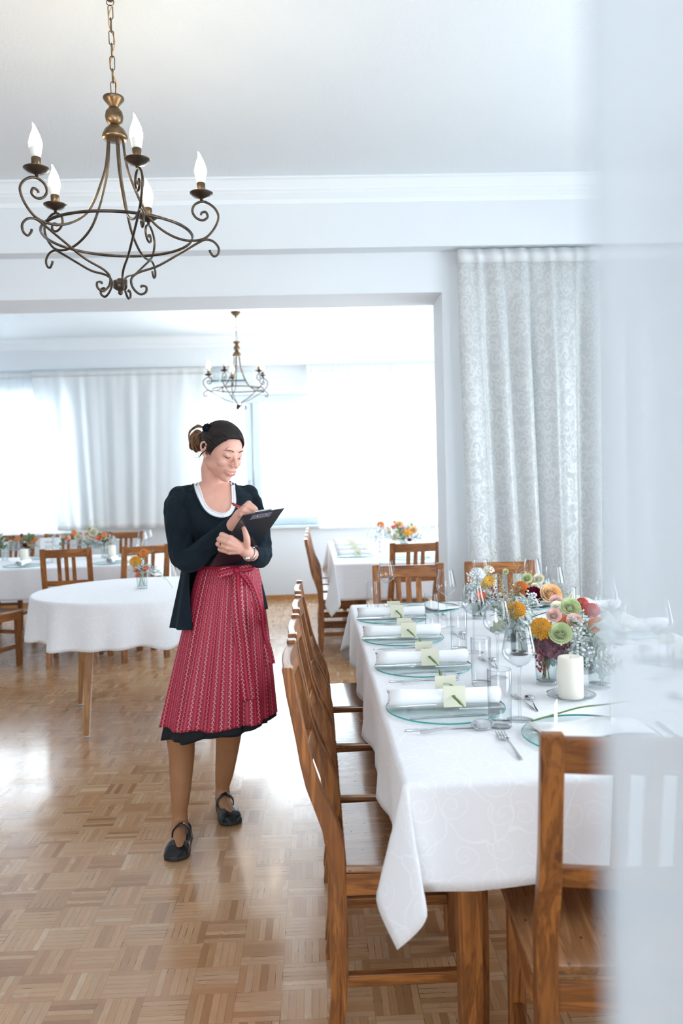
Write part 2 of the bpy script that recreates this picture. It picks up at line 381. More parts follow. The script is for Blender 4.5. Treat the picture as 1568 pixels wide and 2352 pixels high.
# ------------------------------------------------------------------ curtains
def curtain(name, x0, x1, y, z0, z1, mat, amp, waves, seed, label, cat='curtain', gather=1.0, taper=None, tape=True, hemz=None, group=None, n=None, m=26, drift=.0, thick=.0015, axis='x'):
    rnd = random.Random(seed); n = n or int(waves*14)
    ph = [rnd.uniform(0, 6.28) for _ in range(6)]; fr = [waves, waves*.53+.3, waves*1.7+.2, waves*.27]
    v = []; uv = []; f = []
    for j in range(m+1):
        t = j/m; z = z1+(z0-z1)*t
        for i in range(n+1):
            s = i/n
            top = max(0, 1-t*9)
            w = sin(2*pi*fr[0]*s+ph[0]+.5*sin(2*pi*fr[3]*s+ph[4]+t*.8))*(.55+.45*sin(2*pi*fr[3]*s+ph[3]))
            w += .45*sin(2*pi*fr[1]*s+ph[1]+t*1.2)
            w2 = .35*sin(2*pi*fr[2]*s+ph[2])
            a = amp*(.35+.65*min(1, t*4))
            off = a*(w*.7*(1-.6*top)+w2*(.35+.8*top))
            xs = x0+(x1-x0)*s
            if taper: xs += taper(s, t)
            xs += amp*.35*cos(2*pi*fr[0]*s+ph[0]+1.1)*(.4+.6*min(1, t*4))+drift*t*sin(7*s+1)
            v.append((xs, y+off, z)); uv.append((s*(x1-x0)*gather*1.4, z))
    for j in range(m):
        for i in range(n):
            a = j*(n+1)+i; f.append((a, a+1, a+n+2, a+n+1))
    if axis == 'y': v = [(b, a, c) for a, b, c in v]
    root = mk(name, v, f, mat, None, uvs=uv); tag(root, label, cat, group)
    so = root.modifiers.new('thick', 'SOLIDIFY'); so.thickness = thick
    if tape:
        b = MB(); rows = []
        for zz in (z1-.002, z1-.085):
            r = []
            for i in range(n+1):
                p = v[i]; q = v[(n+1)+i]; k = (z1-zz)/(z1-z0)*m; p = tuple(p[c]+(q[c]-p[c])*min(1, k) for c in range(3)); r.append((p[0], p[1]-.004, zz) if axis == 'x' else (p[0]-.004, p[1], zz))
            rows.append(r)
        b.loft(rows, False, False, closed=False)
        tp = b.build('heading_tape', M_heavy, root); so = tp.modifiers.new('thick', 'SOLIDIFY'); so.thickness = .001
    return root
curtain('damask_curtain', .905, 2.55, 4.90, .03, 2.80, M_damask, .055, 11, 3, 'floor-length white damask curtain with scroll pattern beside the wide wall opening', gather=1.6, thick=0,
        taper=lambda s, t: .05*t*sin(s*9)+.06*t*(1-s))
curtain('window_curtain', -3.33, -1.22, YF-.16, .93, 2.838, M_heavy, .024, 10, 8, 'opaque white curtain in soft folds between the two hall windows, behind the waitress',
        taper=lambda s, t: .25*t*(1-s)**3-.10*t*s)
curtain('sheer_curtain', -4.9, -3.02, YF-.10, .88, 2.838, M_sheer_far, .02, 14, 5, 'sheer white curtain over the left hall window', thick=0)
curtain('sheer_curtain', -.07, .93, YF-.14, .86, 2.838, M_sheer_far, .022, 9, 6, 'sheer white curtain panel starting right of the uncovered hall window', thick=0, taper=lambda s, t: .1*t*(1-s)**4)
curtain('sheer_curtain', .95, 2.6, YF-.15, .86, 2.838, M_sheer_far, .022, 10, 9, 'sheer white curtain panel beside the right edge of the wide opening', thick=0)
curtain('sheer_curtain', -1.36, -1.10, YF-.08, .9, 2.838, M_sheer_far, .02, 3, 15, 'narrow sheer white curtain strip at the left edge of the uncovered hall window', thick=0, tape=False)
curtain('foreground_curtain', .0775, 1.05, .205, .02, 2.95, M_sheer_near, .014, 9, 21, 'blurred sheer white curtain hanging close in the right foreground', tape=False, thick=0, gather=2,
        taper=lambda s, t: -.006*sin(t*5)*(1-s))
rl = MB().box(.03, .19, 2.95, 2.7, .22, 2.975); rl.box(.3, .195, 2.975, .33, .215, H); rl.box(2.4, .195, 2.975, 2.43, .215, H)
struct(rl.build('trim_5', M_frame, smooth=False))
# blind case on the far wall
bc = empty('blind_case', (-.98, YF-.03, 2.69), 0, 'pale roller blind case on the far wall behind the small chandelier', 'blind')
MB().box(-.24, -.03, -.03, .27, .03, .09).build('case', M_frame, bc, smooth=False, bevel=.006)
MB().tube([(-.24, -.045, -.012), (.17, -.045, -.012)], .009, 8).build('rod', simple('dark_rod', (.05, .09, .11), .4), bc)
# ------------------------------------------------------------------ chairs
DK, LT = (.115, .032, .006), (.40, .145, .030)
W_z = wood('chair_wood_upright', DK, LT, 2); W_x = wood('chair_wood_rail', DK, LT, 0); W_y = wood('chair_wood_side_rail', DK, LT, 1)
W_seat = wood('pine_seat_board', (.20, .085, .035), (.42, .20, .085), 1, .24, .8, True, 1.0)
def chair_proto(label, group, loc, rz):
    r = empty('dining_chair', loc, rz, label, 'chair', group)
    W2 = .1975; pw = .042
    # rear post side profile: z, back, front (y, local, faces +y)
    prof = [(0, -.212, -.172), (.04, -.207, -.168), (.10, -.200, -.160), (.27, -.197, -.153), (.37, -.196, -.153), (.43, -.198, -.154), (.49, -.202, -.156), (.54, -.211, -.165), (.59, -.228, -.184),
            (.65, -.249, -.212), (.71, -.262, -.231), (.77, -.271, -.243), (.88, -.291, -.264), (.935, -.298, -.272), (.945, -.300, -.271), (.95, -.298, -.275)]
    for sx in (-1, 1):
        xo = sx*W2; xi = sx*(W2-pw)
        b = MB(); b.loft([[(xo, a, z), (xi, a, z), (xi, c, z), (xo, c, z)] if sx < 0 else [(xi, a, z), (xo, a, z), (xo, c, z), (xi, c, z)] for z, a, c in prof])
        b.build('rear_post', W_z, r, smooth=False, bevel=.004)
        fx = sx*.205; ix = sx*(.205-.040)
        b = MB(); x0, x1 = min(fx, ix), max(fx, ix)
        b.loft([[(x0, .160, 0), (x1, .160, 0), (x1, .196, 0), (x0, .196, 0)], [(x0, .155, .20), (x1, .155, .20), (x1, .2, .20), (x0, .2, .20)], [(x0, .152, .43), (x1, .152, .43), (x1, .2, .43), (x0, .2, .43)]])
        b.build('front_leg', W_z, r, smooth=False, bevel=.004)
        MB().box(min(sx*.175, sx*.198), -.155, .14, max(sx*.175, sx*.198), .155, .17).build('side_stretcher', W_y, r, smooth=False, bevel=.003)
        MB().box(min(sx*.178, sx*.202), -.155, .375, max(sx*.178, sx*.202), .155, .43).build('side_apron', W_y, r, smooth=False, bevel=.002)
    def yb(z):  # back profile mid-line
        for (z0, a0, c0), (z1, a1, c1) in zip(prof, prof[1:]):
            if z0 <= z <= z1: t = (z-z0)/(z1-z0); return (a0+(a1-a0)*t+c0+(c1-c0)*t)/2
        return -.285
    def rail(name, z0, z1, th):
        b = MB(); rings = []
        for k in range(9):
            x = -(W2-pw+.002)+2*(W2-pw+.002)*k/8; cv = -.010*(1-(x/.156)**2)
            rings.append([(x, yb(z0)-th+cv, z0), (x, yb(z0)+th+cv, z0), (x, yb(z1)+th+cv, z1), (x, yb(z1)-th+cv, z1)])
        b.loft(rings); b.build(name, W_x, r, smooth=False, bevel=.003)
    rail('top_rail', .876, .942, .011); rail('lower_rail', .648, .690, .010)
    for k in (-1, 0, 1):
        x = k*.056; b = MB(); rings = []
        for z in (.690, .72, .75, .78, .82, .877):
            y = yb(z)-.009; rings.append([(x-.015, y-.006, z), (x+.015, y-.006, z), (x+.015, y+.007, z), (x-.015, y+.007, z)])
        b.loft(rings); b.build('back_slat', W_z, r, smooth=False, bevel=.002)
    b = MB(); rings = []
    for z, e in ((.430, -.003), (.434, 0), (.446, 0), (.450, -.004)):
        pts = [(-.2-e+0, -.155), (.2+e, -.155), (.222+e, .19), (.215+e, .222+e), (.18, .235+e), (-.18, .235+e), (-.215-e, .222+e), (-.222-e, .19)]
        rings.append([(p[0], p[1], z) for p in pts])
    b.loft(rings)
    b.build('seat', W_seat, r, smooth=False, bevel=.003)
    MB().box(-.165, .165, .375, .165, .188, .43).build('front_apron', W_x, r, smooth=False, bevel=.002)
    MB().box(-.155, -.185, .375, .155, -.165, .43).build('rear_apron', W_x, r, smooth=False, bevel=.002)
    MB().box(-.165, .168, .25, .165, .188, .28).build('front_stretcher', W_x, r, smooth=False, bevel=.002)
    return r
G1, G2, G3, G4, G5 = 'wooden chairs along the left side of the main table', 'wooden chairs at the ends of the main table', 'wooden chairs along the left side of the far right table', 'wooden chairs around the far left table', 'wooden chairs at the far left table, window side'
PX = -pi/2
ch = chair_proto('brown wooden slat-back chair tucked at the main table, nearest of the left row', G1, (.205, 2.17, 0), PX)
for loc, rz, lab, g in [
    ((.205, 2.625, 0), PX, 'brown wooden slat-back chair in the left row of the main table, second from the camera', G1),
    ((.205, 3.115, 0), PX, 'brown wooden slat-back chair in the left row of the main table, third from the camera', G1),
    ((.200, 3.61, 0), PX, 'brown wooden slat-back chair in the left row of the main table, farthest of the four', G1),
    ((.612, 1.665, 0), radians(-6), 'brown wooden chair seen from behind at the near end of the main table', G2),
    ((1.12, 1.63, 0), radians(3), 'brown wooden chair mostly hidden behind the blurred foreground curtain', G2),
    ((.50, 4.13, 0), pi, 'light brown wooden chair facing us behind the far end of the table, left of two', G2),
    ((1.005, 4.155, 0), radians(178), 'brown wooden chair at the far end of the table, in front of the damask curtain', G2),
    ((.70, 6.28, 0), radians(8), 'dark brown chair seen from behind at the near end of the far right table', 'wooden chairs around the far right table'),
    ((.20, 6.83, 0), PX, 'dark brown chair seen side-on by the far right table, nearest of its row', G3),
    ((.20, 7.38, 0), PX, 'dark brown chair seen side-on by the far right table, second of its row', G3),
    ((.20, 7.90, 0), PX, 'dark brown chair seen side-on by the far right table, third of its row', G3),
    ((.20, 8.42, 0), PX, 'dark brown chair seen side-on by the far right table, farthest of its row', G3),
    ((-2.02, 6.70, 0), radians(8), 'brown wooden chair with its back to us directly behind the round table', G4),
    ((-1.515, 6.77, 0), radians(30), 'brown wooden chair turned aside behind the flower vase of the round table', G4),
    ((-2.68, 6.50, 0), radians(-22), 'brown wooden chair seen side-on at the left edge of the photo', G4),
    ((-2.05, 8.46, 0), pi, 'brown wooden chair facing us across the far left table, right of the flowers', G5),
    ((-2.72, 8.46, 0), pi, 'brown wooden chair across the far left table, hidden behind the flowers and menu card', G5),
    ((-3.22, 8.46, 0), pi, 'brown wooden chair across the far left table, at the left edge of the photo', G5),
    ((-1.36, 8.46, 0), pi, "brown wooden chair across the far left table, beside the waitress's elbow", G5),
]: dup(ch, loc, rz, lab, g)
# ------------------------------------------------------------------ tables and cloths
TZ = .76
def bend(d, R=.012):
    if d <= 0: return 0, 0
    q = pi*R/2
    if d < q: return R*sin(d/R), R*(1-cos(d/R))
    return R, R+d-q
def cloth_rect(name, cx, cy, hx, hy, drop, label, rz=0, seed=1, step=.022, wav=.012, z=TZ, group=None):
    rnd = random.Random(seed); ph = [rnd.uniform(0, 6.28) for _ in range(8)]
    def axis(h):
        a = list(np.linspace(-h, h, max(4, int(2*h/.06)))); e = [0.003, .008, .014, .020]+list(np.linspace(.03, drop, int(drop/step)))
        return [(-h, -d) for d in e[::-1]]+[(p, 0) for p in a]+[(h, d) for d in e]
    ax, ay = axis(hx), axis(hy); v = []; uv = []
    for py, dy in ay:
        for px, dx in ax:
            sx = 1 if dx > 0 else -1; sy = 1 if dy > 0 else -1; ex, ey = abs(dx), abs(dy)
            uv.append((px+dx, py+dy))
            if ex == 0 and ey == 0: v.append((px, py, z+.0008*noise.noise((px*4, py*4, 0)))); continue
            if ey == 0 or ex == 0:
                d = ex or ey; o, dn = bend(d); t = py if ey == 0 else px; hh = hy if ey == 0 else hx
                k = (dn/drop)
                edge = min(1, max(0, (hh-abs(t))/.25))
                w = wav*k*(sin(t*11+ph[0]+(2 if ey == 0 else 0))+.6*sin(t*23+ph[1])+.4*sin(t*5+ph[2]))*edge+.012*k
                dn2 = dn*.995
                if ey == 0: v.append((px+sx*(o+w), py, z-dn2))
                else: v.append((px, py+sy*(o+w), z-dn2))
            else:
                r = hypot(ex, ey); phi = atan2(ey, ex); o, dn = bend(r)
                prot = .17*sin(2*phi)**1.3
                lat = .24*sin(4*phi)
                ux, uy = sx*.30, sy*.95; lx, ly = sx*.7071, -sy*.7071
                hlen = dn*prot; ll = dn*lat
                # roundness near the corner so the mesh joins the two sides
                bx = sx*o*cos(phi)**.5 if phi < pi/2-1e-6 else 0; by = sy*o*sin(phi)**.5
                kk = (dn/drop)
                v.append((px+bx+ux*hlen+lx*ll+sx*.012*kk*cos(phi), py+by+uy*hlen+ly*ll+sy*.012*kk*sin(phi), z-dn*sqrt(max(.1, 1-prot**2-lat**2*.5))))
    nx = len(ax); f = [(j*nx+i, j*nx+i+1, (j+1)*nx+i+1, (j+1)*nx+i) for j in range(len(ay)-1) for i in range(nx-1)]
    o = mk(name, v, f, M_cloth, None, uvs=uv); o.location = (cx, cy, 0); o.rotation_euler = (0, 0, rz)
    s = o.modifiers.new('thick', 'SOLIDIFY'); s.thickness = .0012; s.offset = 1
    return tag(o, label, 'tablecloth', group)
def table_rect(cx, cy, hx, hy, label, rz=0, legs=True):
    t = empty('dining_table', (cx, cy, 0), rz, label, 'table')
    MB().box(-hx+.004, -hy+.004, TZ-.035, hx-.004, hy-.004, TZ-.002).build('tabletop', W_y, t, smooth=False, bevel=.004)
    ap = MB(); i = .09
    ap.box(-hx+i, -hy+i, TZ-.12, hx-i, -hy+i+.022, TZ-.035); ap.box(-hx+i, hy-i-.022, TZ-.12, hx-i, hy-i, TZ-.035)
    ap.box(-hx+i, -hy+i+.022, TZ-.12, -hx+i+.022, hy-i-.022, TZ-.035); ap.box(hx-i-.022, -hy+i+.022, TZ-.12, hx-i, hy-i-.022, TZ-.035)
    ap.build('apron', W_x, t, smooth=False)
    for sx in (-1, 1):
        for sy in (-1, 1):
            x, y = sx*(hx-i-.06), sy*(hy-i-.06)
            MB().loft([[(x-a, y-a, z), (x+a, y-a, z), (x+a, y+a, z), (x-a, y+a, z)] for z, a in ((0, .024), (.6, .032), (TZ-.035, .032))]).build('leg', W_z, t, smooth=False, bevel=.004)
    return t
MX0, MX1, MY0, MY1 = .182, 1.43, 1.695, 4.225
table_rect((MX0+MX1)/2, (MY0+MY1)/2, (MX1-MX0)/2, (MY1-MY0)/2, 'long wooden table under the white cloth in the right foreground')
cloth_rect('tablecloth', (MX0+MX1)/2, (MY0+MY1)/2, (MX1-MX0)/2, (MY1-MY0)/2, .235, 'white scroll-patterned cloth with a pointed hanging corner on the foreground table', seed=4)
table_rect(.80, 7.75, .655, 1.33, 'long wooden table under a white cloth in the hall beyond, right of the waitress')
cloth_rect('tablecloth', .80, 7.75, .655, 1.33, .30, 'white cloth on the far right table, seen through the wall opening', seed=9)
table_rect(-2.86, 7.40, 1.42, .62, 'long wooden table under a white cloth in the hall behind the round table', rz=radians(4))
cloth_rect('tablecloth', -2.86, 7.40, 1.42, .62, .27, 'white cloth on the long far left table behind the chairs', rz=radians(4), seed=13)
# round table
RT = (-1.10, 5.02); RZ = .785; RR = .63
rt = empty('round_table', (RT[0], RT[1], 0), 0, 'round wooden table with slender splayed legs left of the waitress', 'table')
MB().lathe([(RR-.02, RZ-.03), (RR-.006, RZ-.022), (RR-.006, RZ-.006), (RR-.012, RZ-.002)], 64).build('tabletop', W_x, rt)
W_leg = wood('light_table_leg', (.26, .11, .035), (.46, .23, .09), 2, .4)
tip = simple('grey_leg_glide', (.5, .5, .5), .4, .5)
for i, (lx, ly) in enumerate([(-1.331, 4.57), (-1.565, 5.265), (-.87, 5.48), (-.635, 4.79)]):
    dx, dy = lx-RT[0], ly-RT[1]; a = .86
    l = MB().loft([[(dx*k+sx*w, dy*k+sy*w, z) for sx, sy in ((-1, -1), (1, -1), (1, 1), (-1, 1))] for z, w, k in ((.012, .014, 1), (.35, .021, .94), (RZ-.03, .026, a))]).build('leg', W_leg, rt, smooth=False, bevel=.004)
    MB().lathe([(.016, 0), (.016, .012)], 16, (dx, dy, 0)).build('glide', tip, l)
def cloth_round(cx, cy, R, z, drop, label):
    rnd = random.Random(5); v = []; uv = []; f = []; N = 220
    rs = list(np.linspace(0.02, R, 14)); ds = [.003, .008, .014, .02]+list(np.linspace(.03, drop, 14)); rows = [(r, 0) for r in rs]+[(R, d) for d in ds]
    ph = [rnd.uniform(0, 6.28) for _ in range(6)]
    for r, d in rows:
        for k in range(N):
            th = 2*pi*k/N; o, dn = bend(d); kk = dn/drop
            w = (sin(13*th+ph[0])*.5+.5*sin(8*th+ph[1]+.5)+.35*sin(19*th+ph[2]))
            w = max(-.55, w)+.35*max(0, sin(7*th+1.2))**6; rr = r+o+kk*(.024+.045*w)
            hemv = -.012*w*kk+.010*kk*sin(4*th+ph[3])+.010*kk*cos(th+2.0)
            v.append((rr*cos(th), rr*sin(th), z-dn+hemv)); uv.append(((r+d)*cos(th), (r+d)*sin(th)))
    for j in range(len(rows)-1):
        for k in range(N): a = j*N+k; b = j*N+(k+1) % N; f.append((a, b, b+N, a+N))
    f.append(tuple(range(N-1, -1, -1))[::-1])
    o = mk('tablecloth', v, f, M_cloth, None, uvs=uv); o.location = (cx, cy, 0)
    s = o.modifiers.new('thick', 'SOLIDIFY'); s.thickness = .0012; s.offset = 1
    return tag(o, label, 'tablecloth')
cloth_round(RT[0], RT[1], RR, RZ, .265, 'round white scroll-patterned cloth falling in folds over the round table')
# ------------------------------------------------------------------ chandeliers
M_bronze = simple('aged_bronze', (.16, .11, .065), .38, .85, nscale=30, namp=.25)
M_iron = simple('dark_bronze_iron', (.085, .066, .050), .36, .8, nscale=30, namp=.2)
M_sock = simple('bulb_plastic_base', (.85, .84, .80), .4)
def mat_bulb():
    s = NT('lit_flame_bulb'); sset(s.p, Roughness=.2); s.p.inputs['Base Color'].default_value = (1, .95, .85, 1)
    s.p.inputs['Emission Color'].default_value = (1, .80, .54, 1); s.p.inputs['Emission Strength'].default_value = 95; return s.m
M_bulb = mat_bulb()
def chandelier(cx, cy, dz, a0, label, group='bronze candle chandeliers'):
    r = empty('chandelier', (cx, cy, H), 0, label, 'chandelier', group)
    Z = lambda z: z-H+dz
    MB().lathe([(.001, Z(2.803)), (.012, Z(2.806)), (.036, Z(2.800)), (.0375, Z(2.795)), (.033, Z(2.788)), (.022, Z(2.775)), (.014, Z(2.765)), (.011, Z(2.762))], 28).build('top_cup', M_bronze, r)
    MB().lathe([(.010, Z(2.764)), (.020, Z(2.760)), (.029, Z(2.748)), (.032, Z(2.732)), (.029, Z(2.716)), (.019, Z(2.704)), (.010, Z(2.700))], 28).build('ball', M_bronze, r)
    MB().lathe([(.010, Z(2.702)), (.020, Z(2.698)), (.034, Z(2.686)), (.043, Z(2.668)), (.045, Z(2.660)), (.043, Z(2.653)), (.030, Z(2.648)), (.005, Z(2.646))], 28).build('dome', M_bronze, r)
    MB().lathe([(.002, Z(2.160)), (.010, Z(2.158)), (.012, Z(2.152)), (.024, Z(2.150)), (.025, Z(2.125)), (.020, Z(2.120)), (.008, Z(2.115)), (.009, Z(2.106)), (.004, Z(2.100)), (.001, Z(2.099))], 24).build('hub', M_iron, r)
    MB().tube([(.262*cos(2*pi*k/72), .262*sin(2*pi*k/72), Z(2.312)) for k in range(73)], .0055, 8, caps=False).build('ring', M_iron, r)
    up = [(.028, 2.650), (.032, 2.60), (.042, 2.54), (.060, 2.487), (.088, 2.420), (.119, 2.368), (.1585, 2.333), (.208, 2.308), (.258, 2.300), (.307, 2.311), (.342, 2.348), (.357, 2.388), (.347, 2.417), (.322, 2.437), (.298, 2.442), (.273, 2.430), (.264, 2.407), (.276, 2.384), (.300, 2.375), (.318, 2.387), (.312, 2.405), (.297, 2.402), (.295, 2.394)]
    lo = [(.322, 2.268), (.325, 2.258), (.337, 2.245), (.352, 2.255), (.354, 2.278), (.335, 2.300), (.307, 2.305), (.278, 2.291), (.208, 2.249), (.134, 2.206), (.065, 2.181), (.040, 2.158), (.044, 2.127), (.068, 2.104), (.089, 2.112), (.091, 2.130), (.076, 2.135), (.073, 2.128)]
    for k in range(5):
        a = radians(a0+72*k); P = lambda q: (q[0]*cos(a), q[0]*sin(a), Z(q[1]))
        b = MB(); b.tube(crom([P(q) for q in up], 5), .0046, 7); arm = b.build('arm', M_iron, r)
        MB().tube(crom([P(q) for q in lo], 5), .0044, 7).build('lower_scroll', M_iron, arm)
        c = P((.298, 0)); c = (c[0], c[1], 0)
        MB().lathe([(.005, Z(2.443)), (.006, Z(2.452)), (.012, Z(2.455)), (.030, Z(2.461)), (.042, Z(2.471)), (.043, Z(2.473)), (.040, Z(2.4735)), (.026, Z(2.466)), (.005, Z(2.462))], 28, c).build('drip_pan', M_iron, r)
        MB().lathe([(.0155, Z(2.462)), (.0155, Z(2.507)), (.013, Z(2.510))], 20, c).build('candle_socket', M_bronze, r)
        MB().lathe([(.0135, Z(2.508)), (.016, Z(2.514)), (.0205, Z(2.537)), (.0205, Z(2.540))], 20, c).build('bulb_base', M_sock, r)
        b = MB(); rings = []
        for z, rad, ox in [(2.539, .0203, 0), (2.548, .0215, 0), (2.558, .0215, 0), (2.572, .0185, 0), (2.586, .0135, 0), (2.598, .0085, .0005), (2.608, .005, .002), (2.617, .0030, .0045), (2.622, .0012, .0065)]:
            rings.append([(c[0]+ox*-1+rad*cos(t*pi/8), c[1]+rad*sin(t*pi/8), Z(z)) for t in range(16)])
        b.loft(rings).build('bulb', M_bulb, r)
    # chain with cord, hook and ceiling rose
    z = Z(2.806); top = -.075; i = 0; L = .050
    while z < top-.02:
        l = min(L, top-z); h = l/2; w = .0085; pts = []
        for t in range(20):
            q = 2*pi*t/20; x = w*cos(q); y = (h-w)*(1 if sin(q) >= 0 else -1)+w*sin(q)
            pts.append((x, y))
        pts.append(pts[0]); m = z+h
        MB().tube([(x, .0, m+y) if i % 2 == 0 else (0, x, m+y) for x, y in pts], .0017, 6, caps=False).build('chain_link', M_bronze, r)
        z += l-.0055; i += 1
    MB().tube(crom([(.002+.011*sin(k*1.5), .007*cos(k*1.9), Z(2.806)+(top-Z(2.806))*k/9) for k in range(10)], 5), .0022, 6).build('cord', simple('gold_cord', (.50, .30, .13), .5), r)
    b = MB(); b.tube([(.013*cos(q*pi/8), 0, top+.008+.012*sin(q*pi/8)) for q in range(17)], .0016, 6); b.lathe([(.011, -.060), (.011, -.030), (.009, -.028)], 12); b.build('hook', M_bronze, r)
    MB().lathe([(.010, -.062), (.012, -.045), (.030, -.035), (.048, -.015), (.052, -.001)], 28).build('ceiling_rose', M_bronze, r)
    return r
chandelier(-.680, 2.95, 0, 8, 'large bronze five-arm chandelier with lit flame bulbs hanging at the upper left')
chandelier(-.767, 8.4, .095, 34, "smaller-looking bronze chandelier in the far hall above the waitress's head")
# ------------------------------------------------------------------ tableware prototypes
M_glass = glassy('clear_drinking_glass', (.985, .99, .995), (.54, .63, .68), 1.5, 1.5)
M_plate = glassy('clear_plate_glass', (.975, .993, .991), (.93, .985, .98), 1.35, .4)
M_foot = glassy('clear_glass_foot', (.985, .995, .995), (.86, .92, .94), 1.5, 1.6)
M_vase = glassy('vase_glass', (.985, .995, .995), (.74, .82, .85), 1.45, 1.2)
M_pedge = simple('green_glass_edge', (.03, .34, .33), .15, **{'Coat_Weight': .5})
M_water = glassy('water_in_vase', (.93, .97, .97), (.72, .82, .82), 1.33, .8)
M_steel = simple('stainless_cutlery', (.62, .63, .65), .16, 1.0)
M_card = simple('pale_yellow_card', (.80, .78, .62), .8)
M_blade = simple('green_grass_blade', (.16, .26, .07), .45, nscale=60, namp=.2)
M_wax = simple('cream_candle_wax', (.88, .84, .74), .45, **{'Subsurface_Weight': .3})
def set_ss(m, rad=(.02, .012, .008)):
    p = m.node_tree.nodes['Principled BSDF']; p.inputs['Subsurface Radius'].default_value = rad; p.inputs['Subsurface Scale'].default_value = 1.0
set_ss(M_wax)
proto = {}
def place(kind, loc, label, cat, group=None, rz=0, builder=None):
    """first call builds the thing, later calls copy it with all of its parts"""
    if kind not in proto:
        o = builder(); o.location = loc; o.rotation_euler = (0, 0, rz); tag(o, label, cat, group); proto[kind] = o; return o
    o = dup(proto[kind], loc, rz, label); o['category'] = cat
    if group: o['group'] = group
    elif 'group' in o: del o['group']
    return o
def b_wine():
    r = empty('wine_glass')
    MB().lathe([(.001, .0065), (.006, .006), (.020, .0025), (.034, .0008), (.035, 0), (.001, 0)][::-1], 36).build('foot', M_foot, r)
    MB().lathe([(.0055, .005), (.0042, .012), (.0034, .05), (.0034, .11), (.0042, .132), (.008, .142)], 20, caps=False).build('stem', M_glass, r)
    out = [(.008, .142), (.022, .150), (.038, .164), (.0435, .176), (.0440, .184), (.0415, .200), (.036, .228), (.0315, .251)]
    MB().lathe([(.001, .1425)]+out+[(.0312, .2518), (.0306, .251)], 40, caps=False).build('bowl', M_glass, r); return r
def b_tumbler():
    r = empty('water_glass')
    MB().lathe([(.0285, .0), (.0300, .003), (.0312, .15), (.0306, .151), (.0302, .149)], 40, caps=False).build('wall', M_glass, r)
    MB().lathe([(.001, 0), (.0285, 0), (.0298, .003), (.0285, .012), (.001, .012)], 40).build('base', M_foot, r); return r
def b_plate(R=.167):
    r = empty('glass_plate'); n = 72; b = MB()
    MB().lathe([(.001, 0), (R-.001, 0), (R-.001, .0045), (.001, .0045)], n, caps=False).build('disc', M_plate, r)
    MB().lathe([(R-.0012, 0), (R, .001), (R, .0035), (R-.0012, .0045)], n, caps=False).build('rim', M_pedge, r); return r
def b_napkin(R=.0285, L=.31):
    b = MB(); n = 120; rings = []
    # spiral cross-section, slightly flattened
    sec = []
    for k in range(n+1):
        th = 2*pi*2.6*k/n; rr = .004+(R-.004)*(k/n)**.9; sec.append((rr*cos(th)*1.12, rr*sin(th)*.9))
    for k in range(9):
        x = -L/2+L*k/8; s = 1+.04*sin(k*1.7)-.12*exp(-((x)/.05)**2); rings.append([(x+.003*sin(j*.3), p[0]*s, p[1]*s+R*.9) for j, p in enumerate(sec)])
    b.loft(rings, False, False, closed=False); o = b.build('rolled_napkin', M_napkin); m = o.modifiers.new('thick', 'SOLIDIFY'); m.thickness = .0016; return o
def b_knife():
    r = empty('table_knife'); z = .0022
    MB().loft([[(x, -w, z-t), (x, w, z-t), (x, w, z+t), (x, -w, z+t)] for x, w, t in [(-.105, .0035, .0015), (-.10, .0055, .002), (-.05, .0048, .002), (.0, .0040, .002), (.008, .0032, .0018)]]).build('handle', M_steel, r, bevel=.0008)
    MB().loft([[(x, w0, z-t), (x, w1, z-.0003), (x, w1, z+.0003), (x, w0, z+t)] for x, w0, w1, t in [(.006, -.0035, .0035, .001), (.02, -.0045, .008, .001), (.07, -.0045, .0085, .0009), (.10, -.0045, .0055, .0006), (.112, -.004, -.002, .0003)]]).build('blade', M_steel, r); return r
def b_spoon(s=1.0):
    r = empty('table_spoon')
    MB().loft([[(x*s, -w*s, z*s-.0009), (x*s, w*s, z*s-.0009), (x*s, w*s, z*s+.0009), (x*s, -w*s, z*s+.0009)] for x, w, z in [(-.10, .0030, .002), (-.095, .0048, .0022), (-.06, .0038, .004), (-.01, .0026, .007), (.03, .0030, .0075), (.045, .006, .0065)]]).build('handle', M_steel, r, bevel=.0005)
    v = []; f = []; nu, nv = 20, 7
    for j in range(nv+1):
        q = j/nv
        for i in range(nu):
            th = 2*pi*i/nu; v.append(((.068+.030*q*cos(th))*s, .020*q*sin(th)*(1-.12*cos(th))*s, (.0015+.0065*q*q+.0006)*s))
    for j in range(nv):
        for i in range(nu): a = j*nu+i; b = j*nu+(i+1) % nu; f.append((a, b, b+nu, a+nu))
    o = mk('bowl', v, f, M_steel, r); m = o.modifiers.new('thick', 'SOLIDIFY'); m.thickness = .001; return r
def b_fork(s=1.0):
    r = empty('table_fork')
    MB().loft([[(x*s, -w*s, z*s-.0009), (x*s, w*s, z*s-.0009), (x*s, w*s, z*s+.0009), (x*s, -w*s, z*s+.0009)] for x, w, z in [(-.10, .0030, .002), (-.095, .0048, .0022), (-.06, .0038, .004), (-.01, .0026, .008), (.03, .0032, .008), (.042, .011, .006), (.056, .0125, .004)]]).build('handle', M_steel, r, bevel=.0005)
    for k in range(4):
        y = (-.0108+.0072*k)*s
        MB().loft([[(x*s, y-w*s, z*s-.0007), (x*s, y+w*s, z*s-.0007), (x*s, y+w*s, z*s+.0007), (x*s, y-w*s, z*s+.0007)] for x, w, z in [(.053, .0019, .0042), (.075, .0016, .0025), (.092, .0013, .005), (.099, .0006, .0075)]]).build('tine', M_steel, r)
    return r
def b_card(): return MB().box(-.031, -.0004, 0, .031, .0004, .058).build('place_card', M_card, smooth=False)
